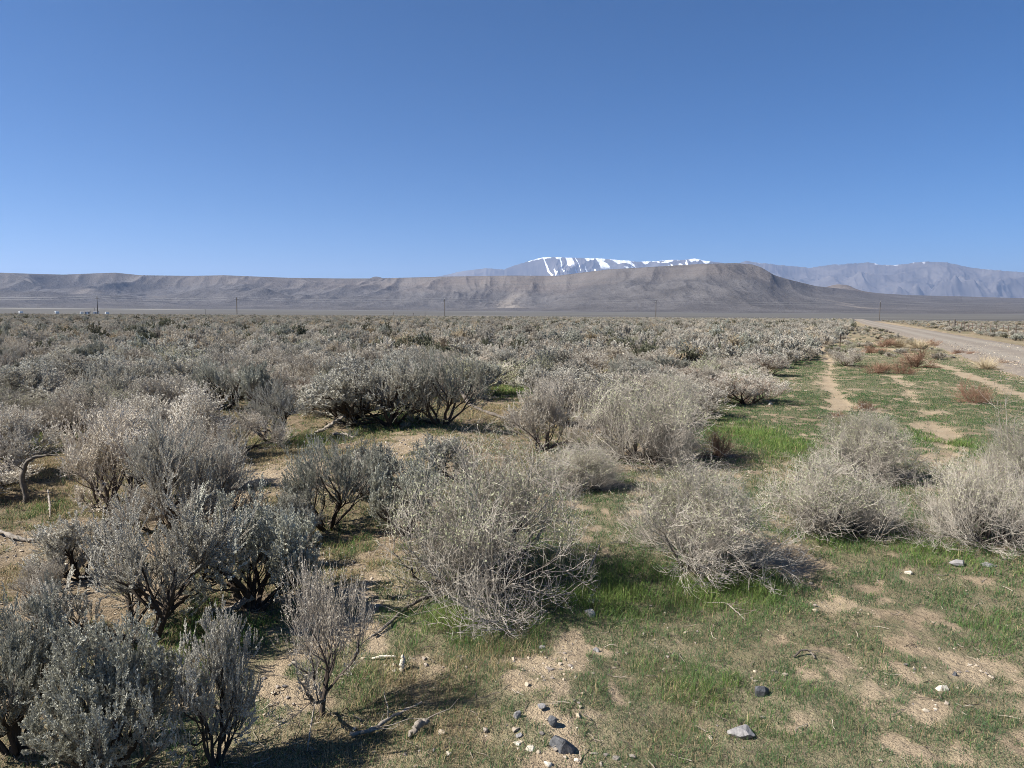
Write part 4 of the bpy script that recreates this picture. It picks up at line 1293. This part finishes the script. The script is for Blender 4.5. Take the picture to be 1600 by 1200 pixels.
ROCKS = [
    (880, 1176, 52, 30, 'basalt', "dark blue grey angular rock on bare sand at bottom, largest dark rock"),
    (1190, 1088, 30, 24, 'basalt', "dark angular rock alone among grass right of centre"),
    (864, 1130, 18, 17, 'basalt', "smaller dark rock above the largest dark rock, by a grass clump"),
    (809, 1122, 14, 18, 'grey_stone', "grey stone on the left edge of the sandy patch"),
    (808, 1165, 16, 10, 'white_stone', "whitish rounded stone left of the largest dark rock"),
    (830, 1173, 22, 8, 'white_stone', "long flat white stone beside the largest dark rock"),
    (856, 1197, 16, 12, 'white_stone', "white stone at the bottom edge below the largest dark rock"),
    (812, 1152, 14, 10, 'grey_stone', "brownish grey stone above the whitish rounded stone"),
    (921, 963, 20, 15, 'white_stone', "pale stone in bright green grass right of the largest twiggy shrub"),
    (848, 958, 20, 8, 'tan_stone', "flat tan stone half hidden in grass at the largest twiggy shrub's foot"),
    (846, 1014, 14, 8, 'grey_stone', "grey stone at the top of the sandy patch"),
    (932, 1018, 12, 8, 'grey_stone', "grey stone at the left end of a small sand patch"),
    (1475, 1080, 22, 14, 'white_stone', "bright cream white stone at right near a small sandy patch"),
    (1163, 1152, 50, 20, 'grey_stone', "long pale grey ribbed stone lying in the grass at bottom right of centre"),
    (1422, 897, 14, 8, 'white_stone', "pale stone in grass in front of the right hand shrub"),
    (1500, 882, 28, 5, 'grey_stone', "flat grey slab at the foot of the right edge shrub"),
    (1548, 886, 26, 8, 'grey_stone', "grey stone beside the flat slab at right"),
    (691, 1147, 16, 10, 'tan_stone', "tan stone on the little sand patch in dry grass"),
    (1492, 1056, 10, 9, 'basalt', "small dark stone on the right sandy patch"),
    (1204, 632, 9, 5, 'white_stone', "white stone at the far end of the verge near the brown dome"),
    (1331, 702, 14, 12, 'white_stone', "white stone inside the straw coloured verge shrub"),
    (845, 1105, 16, 7, 'grey_stone', "grey stone in the middle of the sandy patch"),
]
for k, (px, py, w, h, mt, lab) in enumerate(ROCKS):
    rock(px, py, w, h, mt, lab, 300 + k)


def pebbles():
    g = np.random.default_rng(321)
    n = 22000
    rr = np.sqrt(g.uniform(3.3 ** 2, 13 ** 2, n * 3)); aa = g.uniform(-.70, .70, n * 3)
    x = rr * np.sin(aa); y = rr * np.cos(aa)
    wgt = np.clip(blobs(x, y, BARE) + 0.6 * path_mask(x, y) + 0.02, 0, 1)
    k = g.random(len(x)) < wgt * 0.5
    # loose stones on the road shoulder
    ns = 5000
    s = g.uniform(10, 75, ns); c = ROAD_A + np.concatenate([g.normal(-0.2, 0.7, ns // 2), g.uniform(0, 5.1, ns - ns // 2)])
    x = np.concatenate([x[k], RD[0] * s + RD[1] * c]); y = np.concatenate([y[k], RD[1] * s - RD[0] * c])
    n = len(x)
    size = 0.004 + 0.013 * g.random(n) ** 3.5
    size[-ns:] = 0.012 + 0.03 * g.random(ns) ** 4
    z = hgt(x, y)
    cc = across(x, y)
    onroad = (cc > ROAD_A - 0.1) & (cc < ROAD_B - 0.1)
    z = np.where(onroad, 0.105, z)
    V0 = ICO1[0]
    V = V0[None] * (1 + 0.35 * g.normal(size=(n, len(V0), 1)).clip(-1, 1)) * size[:, None, None] * np.stack([g.uniform(.8, 1.4, n), g.uniform(.8, 1.4, n), g.uniform(.5, .9, n)], -1)[:, None, :]
    V = V + np.stack([x, y, z + size * 0.25], -1)[:, None, :]
    T = ICO1[1][None] + (np.arange(n) * len(V0))[:, None, None]
    m, nt, out = new_mat("pebble_stone")
    gm = N(nt, "ShaderNodeNewGeometry")
    col = ramp(nt, gm.outputs["Random Per Island"], [(0, (0.13, 0.12, 0.115)), (.3, (0.27, 0.23, 0.19)), (.85, (0.42, 0.345, 0.25)), (1, (0.55, 0.49, 0.40))])
    d = N(nt, "ShaderNodeBsdfDiffuse"); nt.links.new(col, d.inputs[0]); nt.links.new(d.outputs[0], out.inputs[0])
    me = make_mesh("pebbles", V.reshape(-1, 3), tris=T.reshape(-1, 3), mats=[m])
    tag(link("pebbles", me), kind='stuff')


pebbles()


def twig_litter():
    """dead twigs and bits of bark shed under the shrubs"""
    g = np.random.default_rng(654)
    pl = np.array([p for p in placed if p[1] < 24 and abs(p[0]) < p[1] * .75 + 1])
    n = 16000
    k = g.integers(0, len(pl), n)
    r = np.abs(g.normal(0, 1.0, n)) * (pl[k, 2] + .25); a = g.uniform(0, 6.283, n)
    x = pl[k, 0] + r * np.cos(a); y = pl[k, 1] + r * np.sin(a)
    x = np.concatenate([x, g.uniform(-6, 7, 2500)]); y = np.concatenate([y, g.uniform(3.2, 12, 2500)])
    n = len(x)
    L = g.uniform(.02, .13, n); az = g.uniform(0, 6.283, n)
    P = np.empty((n, 4, 3))
    for q in range(4):
        px_ = x + np.cos(az) * L * q / 3 + g.normal(0, .006, n); py_ = y + np.sin(az) * L * q / 3 + g.normal(0, .006, n)
        P[:, q] = np.stack([px_, py_, hgt(px_, py_) + .004 + np.abs(g.normal(0, .008, n))], -1)
    R = np.repeat(g.uniform(.0008, .0030, n)[:, None] * np.maximum(np.hypot(x, y) / 7, 1)[:, None], 4, 1)
    v, q = tubes(P, R, 3)
    m, nt, out = new_mat("shed_twig")
    gm = N(nt, "ShaderNodeNewGeometry")
    col = ramp(nt, gm.outputs["Random Per Island"], [(0, (0.07, 0.055, 0.045)), (.5, (0.19, 0.155, 0.12)), (1, (0.42, 0.36, 0.28))])
    d = N(nt, "ShaderNodeBsdfDiffuse"); nt.links.new(col, d.inputs[0]); nt.links.new(d.outputs[0], out.inputs[0])
    tag(link("twig_litter", make_mesh("twig_litter", v, q, mats=[m])), kind='stuff')


twig_litter()


def dead_branch(pts, label, mat='dead_wood', seed=0, twigs=6, cat="dead branch"):
    """pts: (px, py, height above ground m, radius m); each point's ground depth comes from py"""
    g = np.random.default_rng(seed)
    P, R = [], []
    for (px, py, z, r) in pts:
        x, y = flat(px, py)
        P.append((x, y, float(hgt(x, y)) + z)); R.append(r)
    P = np.array(P); R = np.array(R)
    t = np.linspace(0, 1, len(P)); tt = np.linspace(0, 1, 22)
    # smooth the polyline
    from_ = np.stack([np.interp(tt, t, P[:, k]) for k in range(3)], -1)
    for _ in range(3): from_[1:-1] = 0.25 * from_[:-2] + 0.5 * from_[1:-1] + 0.25 * from_[2:]
    rad = np.interp(tt, t, R) * (1 + 0.18 * g.normal(size=22))
    from_ = from_ + g.normal(size=from_.shape) * rad.mean() * 0.25
    base = from_[0].copy(); base[2] -= 0.0
    v, q = tubes((from_ - base)[None], rad[None], 8)
    V, Q = [v], [q]; off = len(v)
    for k in range(twigs):
        i = int(g.integers(5, 21))
        d = norm(from_[min(i + 1, 21)] - from_[i - 1])
        d = spread(g, d[None], np.array([g.uniform(.5, 1.1)]))[0]; d[2] = abs(d[2]) * .8
        L = g.uniform(.10, .32)
        pp = np.stack([from_[i] + d * L * s + 0.02 * g.normal(size=3) * s for s in (0, .33, .66, 1)]) - base
        v, q = tubes(pp[None], (rad[i] * .4 * np.array([1, .8, .55, .25]))[None], 4)
        V.append(v); Q.append(q + off); off += len(v)
    me = make_mesh("dead_branch", np.concatenate(V), np.concatenate(Q), mats=[M[mat]], smooth=True)
    o = link("dead_branch", me); o.location = base
    return tag(o, label, cat, "dead wood lying about")


dead_branch([(43, 775, -.02, .034), (38, 775, .20, .030), (36, 775, .38, .028), (48, 775, .56, .022), (72, 775, .575, .016), (95, 775, .57, .010)],
            "arched dead stump of dark wood standing in the dry clearing at left", 'dark_dead_wood', 1, 4, "dead stump")
dead_branch([(-10, 830, .05, .022), (20, 838, .04, .020), (50, 842, .03, .016), (70, 838, .05, .018), (98, 852, .02, .015)],
            "long weathered dead limb lying at the left edge", 'dead_wood', 2, 4)
dead_branch([(492, 680, .03, .028), (510, 680, .10, .034), (525, 680, .22, .026), (540, 680, .30, .016)],
            "forked pale dead limb leaning under the sagebrush left of the big one", 'dead_wood', 3, 5)
dead_branch([(520, 684, .05, .022), (540, 686, .06, .022), (552, 690, .03, .016)], "short bleached dead limb on the grass under the sagebrush", 'dead_wood', 4, 1)
dead_branch([(333, 974, .03, .018), (360, 972, .03, .024), (395, 962, .10, .028)], "broken pale split limb at the foot of the dark trunked sagebrush", 'dead_wood', 5, 1)
dead_branch([(712, 622, .35, .03), (722, 634, .20, .035), (735, 648, .04, .04), (765, 655, .02, .03), (800, 662, .01, .02)],  # flat end is dark wood standing in for the limb's cast shadow
            "dark limb beside the big sagebrush, flat end modelled as its shadow across the sandy clearing", 'dark_dead_wood', 6, 5)
dead_branch([(548, 1148, .02, .012), (580, 1143, .03, .012), (615, 1120, .02, .009), (660, 1102, .02, .006)],
            "long thin grey stick beside the shadow of the tree-like sagebrush", 'dead_wood', 7, 5)
dead_branch([(640, 1152, .01, .014), (655, 1144, .05, .018), (668, 1134, .03, .010)], "short weathered wood chunk in dry grass at bottom", 'dead_wood', 8, 1)
dead_branch([(480, 1175, .02, .003), (486, 1150, .07, .004), (492, 1132, .12, .003)], "thin bleached stick leaning on the tree-like sagebrush trunk", 'dead_wood', 9, 2)
dead_branch([(582, 1032, .01, .008), (600, 1032, .02, .008), (618, 1033, .02, .006)], "short white stick lying in dry grass", 'white_stone', 10, 0)
dead_branch([(628, 1048, .0, .012), (629, 1047, .05, .014), (630, 1046, .09, .010)], "upright pale bone coloured stub in dry grass", 'white_stone', 11, 0, "dead stub")
dead_branch([(1240, 1024, .01, .005), (1253, 1020, .035, .007), (1266, 1021, .03, .006), (1274, 1028, .01, .005)], "curled dead root on the grass right of centre", 'dark_dead_wood', 12, 3)
dead_branch([(916, 912, .03, .007), (926, 900, .08, .008), (937, 890, .16, .006)], "pale stick leaning up from grass between the two pale shrubs", 'dead_wood', 13, 1)
dead_branch([(75, 770, .12, .010), (78, 790, .06, .012), (78, 800, .0, .008)], "crooked pale twig standing in grass right of the arched stump", 'dead_wood', 14, 1)
dead_branch([(585, 1000, .01, .010), (640, 960, .03, .012), (700, 945, .06, .014)], "long dark branch trailing from the largest twiggy shrub over sand", 'dark_dead_wood', 15, 6)
dead_branch([(700, 915, .20, .006), (690, 930, .10, .006), (650, 968, .01, .004)], "thin drooping dead branch at the largest twiggy shrub's left side", 'dead_wood', 16, 5)
dead_branch([(1100, 940, .01, .005), (1135, 945, .03, .005), (1165, 968, .01, .004)], "thin pale twig fallen on the grass right of centre", 'dead_wood', 17, 5)


def weed_stalk():
    x, y = flat(1572, 770)
    g = np.random.default_rng(5)
    sk = grow(g, dict(n=3, lean=(0, .18), L=0.85, r=0.006, base=0.03, up=.05, jit=.06, K=7),
              [dict(n=7, ang=(.6, 1.1), lr=(.18, .35), up=.05, jit=.15, K=3, rr=.6, t0=.35, rmin=.002),
               dict(n=4, ang=(.5, 1.0), lr=(.3, .6), up=.05, jit=.15, K=2, rr=.7, t0=.2, rmin=.0015)])
    v, q, th = assemble(sk, [5, 3, 3])
    o = link("weed_stalk", make_mesh("weed_stalk", v, q, mats=[M['spiny_wood']], attrs=dict(thin=np.clip(th + .5, 0, 1))))
    o.location = (x, y, float(hgt(x, y)) - .01); o.scale = (1, 1, 1.25)
    tag(o, "tall bare pale weed stalk standing above the shrub at the right edge", "weed")


weed_stalk()


# ------------------------------------------------------------------ poles, fence, post, buildings
def box(bm_, x0, x1, y0, y1, z0, z1):
    r = bmesh.ops.create_cube(bm_, size=1)
    for v in r['verts']:
        v.co = Vector((x0 + (v.co.x + .5) * (x1 - x0), y0 + (v.co.y + .5) * (y1 - y0), z0 + (v.co.z + .5) * (z1 - z0)))


def bm_obj(name, bm_, mat, parent=None, bevel=0.0):
    if bevel: bmesh.ops.bevel(bm_, geom=list(bm_.edges), offset=bevel, segments=1, affect='EDGES')
    me = bpy.data.meshes.new(name); bm_.to_mesh(me); bm_.free(); me.materials.append(M[mat])
    return link(name, me, parent)


def cyl(bm_, p0, p1, r0, r1, seg=10):
    p0 = Vector(p0); p1 = Vector(p1); d = p1 - p0
    mt = Matrix.Translation((p0 + p1) / 2) @ d.to_track_quat('Z', 'Y').to_matrix().to_4x4()
    bmesh.ops.create_cone(bm_, cap_ends=True, segments=seg, radius1=r0, radius2=r1, depth=d.length, matrix=mt)


POLES = [(157, "leftmost wooden power pole with crossarm, near the white trailers"), (373, "second wooden power pole from the left with a pale insulator on top"),
         (695, "middle wooden power pole in front of the mesa foot"), (1022, "fourth power pole, dark bare post in front of the right hand mesa"),
         (1369, "rightmost power pole, standing beyond the end of the gravel road")]
pole_tops = []
for k, (px, lab) in enumerate(POLES):
    Yp = 432.0
    xp = (px - 800) / F_PX * Yp * (1 / math.cos(PITCH)) * 1.0
    zp = float(hgt(xp, Yp))
    H = 10.6
    root = link("power_pole", None); root.location = (xp, Yp, zp)
    b = bmesh.new(); cyl(b, (0, 0, -.5), (0, 0, H), .24, .17, 10); bm_obj("pole", b, 'pole_wood', root)
    ang = 0.15 if k < 2 else 1.25
    ca, sa = math.cos(ang), math.sin(ang)
    b = bmesh.new(); box(b, -1.2, 1.2, -.07, .07, H - 1.15, H - .98); bmesh.ops.rotate(b, verts=b.verts, cent=(0, 0, 0), matrix=Matrix.Rotation(ang, 3, 'Z'))
    for v in b.verts: v.co += Vector((-sa * .27, ca * .27, 0))
    bm_obj("crossarm", b, 'pole_wood', root)
    for s in (-1.05, 1.05):
        b = bmesh.new(); cyl(b, (s * ca - sa * .27, s * sa + ca * .27, H - .98), (s * ca - sa * .27, s * sa + ca * .27, H - .72), .07, .05, 8); bm_obj("insulator", b, 'insulator', root)
    b = bmesh.new(); cyl(b, (0, 0, H), (0, 0, H + .30), .10, .07, 8); bm_obj("insulator", b, 'insulator', root)
    tag(root, lab, "power pole", "power poles along the plain")
    pole_tops.append((xp, Yp, zp + H))
for nm, zoff in (("topmost thin power line strung from pole to pole across the plain", 0.28), ("lower thin power line strung below the topmost one", -.85)):
    pts = []
    tops = [(pole_tops[0][0] - 110, 432, pole_tops[0][2])] + pole_tops + [(pole_tops[-1][0] + 125, 432, pole_tops[-1][2])]
    for a, c in zip(tops[:-1], tops[1:]):
        for s in np.linspace(0, 1, 14)[:-1]:
            pts.append((a[0] + (c[0] - a[0]) * s, 432 + (.55 if zoff < 0 else 0), a[2] + zoff - 1.3 * 4 * s * (1 - s)))
    pts = np.array(pts)
    v, q = tubes(pts[None], np.full((1, len(pts)), .03), 4)
    o = link("power_line", make_mesh("power_line", v, q, mats=[M['wire']]))
    tag(o, nm, "power line")

for px, top, lab in [(150, 480.5, "short thin post beside the leftmost power pole"), (322, 483, "thin distant post left of the second power pole"), (615, 488, "first small distant post left of the middle power pole"),
                     (646, 489, "second small distant post left of the middle power pole, shortest"), (664, 486.5, "third small distant post, nearest to the middle power pole")]:
    Yp = 640.0
    xp = (px - 800) / F_PX * Yp; zp = float(hgt(xp, Yp))
    d = ray(px, top); H = CAM_H + d.z / d.y * Yp - zp
    b = bmesh.new(); cyl(b, (0, 0, -.3), (0, 0, H), .16, .13, 8); box(b, -.5, .5, -.06, .06, H - .55, H - .42)
    o = bm_obj("distant_post", b, 'pole_wood'); o.location = (xp, Yp, zp)
    tag(o, lab, "post", "small posts far out on the plain")

# wire fence beyond the road
root = link("wire_fence", None)
FC = 17.2
def fpt(s, c=FC): return (RD[0] * s + RD[1] * c, RD[1] * s - RD[0] * c)
S0, S1 = 96, 168
fx, fy = fpt(S0)
root.location = (fx, fy, float(hgt(fx, fy)))
gf = random.Random(9)
ends = []
for k, s in enumerate(np.arange(S0 - 28, S1, 4.2)):
    x, y = fpt(s + gf.uniform(-.4, .4)); z = float(hgt(x, y))
    hh = 1.35 + gf.uniform(-.12, .12)
    b = bmesh.new()
    tilt = (gf.uniform(-.05, .05), gf.uniform(-.05, .05))
    if s > S1 - 4.3 * 3 and s < S1 - 4.3 * 2:
        cyl(b, (0, 0, -.3), (tilt[0], tilt[1], 1.75), .16, .15, 10); mt = 'pole_wood'
    else:
        cyl(b, (0, 0, -.3), (tilt[0], tilt[1], hh + (0.35 if s > S1 - 4.3 else 0)), .045, .038, 6); mt = 'post_metal'
    for v in b.verts: v.co += Vector((x - fx, y - fy, z - root.location.z))
    bm_obj("fence_post", b, mt, root)
for hz in (.4, .75, 1.1):
    pts = np.array([(fpt(s)[0] - fx, fpt(s)[1] - fy, float(hgt(*fpt(s))) + hz - root.location.z + .03 * math.sin(s)) for s in np.arange(S0 - 28, S1, 2.1)])
    v, q = tubes(pts[None], np.full((1, len(pts)), .006), 3)
    link("fence_wire", make_mesh("fence_wire", v, q, mats=[M['wire']]), root)
tag(root, "wire fence on thin metal posts with one thick wooden post, beyond the gravel road", "fence")

x, y = flat(1312, 549)
b = bmesh.new(); box(b, -.030, .030, -.006, .006, -.2, 1.12); box(b, -.006, .006, .004, .034, -.2, 1.12)
for k in range(9): box(b, -.012, .012, -.016, -.004, .12 + k * .1, .15 + k * .1)
o = bm_obj("marker_post", b, 'post_metal'); o.location = (x, y, float(hgt(x, y))); o.rotation_euler = (0.02, -.01, .3)
tag(o, "thin brown metal marker post upright at the end of the sandy footpath", "post")


def trailer(px, L, Hh, lab, Yp=520.0, rz=-0.85):
    xp = (px - 800) / F_PX * Yp; zp = float(hgt(xp, Yp))
    root = link("white_trailer", None); root.location = (xp, Yp, zp); root.rotation_euler = (0, 0, rz)
    b = bmesh.new(); box(b, -L / 2, L / 2, -1.1, 1.1, .5, Hh); bm_obj("body", b, 'white_paint', root, .12)
    for wx in (-L * .25, L * .2):
        b = bmesh.new(); box(b, wx - .4, wx + .4, -1.13, -1.095, Hh * .55, Hh * .8); bm_obj("window", b, 'dark_glass', root)
    b = bmesh.new(); box(b, L * .02, L * .02 + .6, -1.125, -1.096, .6, Hh * .85); bm_obj("door", b, 'grey_siding', root)
    for wx in (-.45, .45):
        b = bmesh.new(); cyl(b, (wx, -1.15, .36), (wx, -.9, .36), .36, .36, 14); bm_obj("wheel", b, 'rubber', root)
    b = bmesh.new(); box(b, L / 2, L / 2 + 1.0, -.05, .05, .45, .55); bm_obj("hitch", b, 'roof_metal', root)
    return tag(root, lab, "trailer", "white trailers and sheds far out on the plain")


def shed(px, L, Hh, wall, lab, Yp=520.0, rz=0.3):
    xp = (px - 800) / F_PX * Yp; zp = float(hgt(xp, Yp))
    root = link("shed", None); root.location = (xp, Yp, zp); root.rotation_euler = (0, 0, rz)
    D = 3.0
    b = bmesh.new(); box(b, -L / 2, L / 2, -D / 2, D / 2, -.2, Hh); bm_obj("wall", b, wall, root)
    b = bmesh.new()
    vs_ = [b.verts.new(c) for c in [(-L / 2 - .2, -D / 2 - .2, Hh), (L / 2 + .2, -D / 2 - .2, Hh), (L / 2 + .2, D / 2 + .2, Hh), (-L / 2 - .2, D / 2 + .2, Hh), (-L / 2 - .2, 0, Hh + .7), (L / 2 + .2, 0, Hh + .7)]]
    for f in ((0, 1, 5, 4), (2, 3, 4, 5), (0, 4, 3), (1, 2, 5), (3, 2, 1, 0)): b.faces.new([vs_[i] for i in f])
    bm_obj("roof", b, 'roof_metal', root)
    b = bmesh.new(); box(b, -.5, .5, -D / 2 - .05, -D / 2 + .01, -.1, Hh * .8); bm_obj("door", b, 'grey_siding' if wall == 'white_paint' else 'white_paint', root)
    return tag(root, lab, "shed", "white trailers and sheds far out on the plain")


trailer(35, 2.9, 2.1, "leftmost white trailer on the far plain, low and long")
trailer(91, 2.4, 2.2, "white trailer between the leftmost trailer and the power pole")
trailer(130, 2.0, 1.9, "small white trailer just left of the grey shed")
shed(139, 2.6, 2.0, 'grey_siding', "grey gabled shed left of the leftmost power pole")
shed(152, 2.6, 1.9, 'white_paint', "pale shed right at the leftmost power pole's foot")
trailer(169, 2.2, 1.9, "white trailer right of the leftmost power pole")

# ------------------------------------------------------------------ air
def build_haze():
    b = bmesh.new(); box(b, -45000, 45000, -2000, 44000, -40, 2450)
    me = bpy.data.meshes.new("haze"); b.to_mesh(me); b.free()
    m, nt, out = new_mat("haze_air")
    v = N(nt, "ShaderNodeVolumePrincipled")
    v.inputs["Color"].default_value = (0.50, 0.66, 1.0, 1)
    v.inputs["Density"].default_value = 2.8e-5
    v.inputs["Anisotropy"].default_value = 0.2
    nt.links.new(v.outputs[0], out.inputs["Volume"])
    me.materials.append(m)
    tag(link("haze", me), kind='stuff')


build_haze()
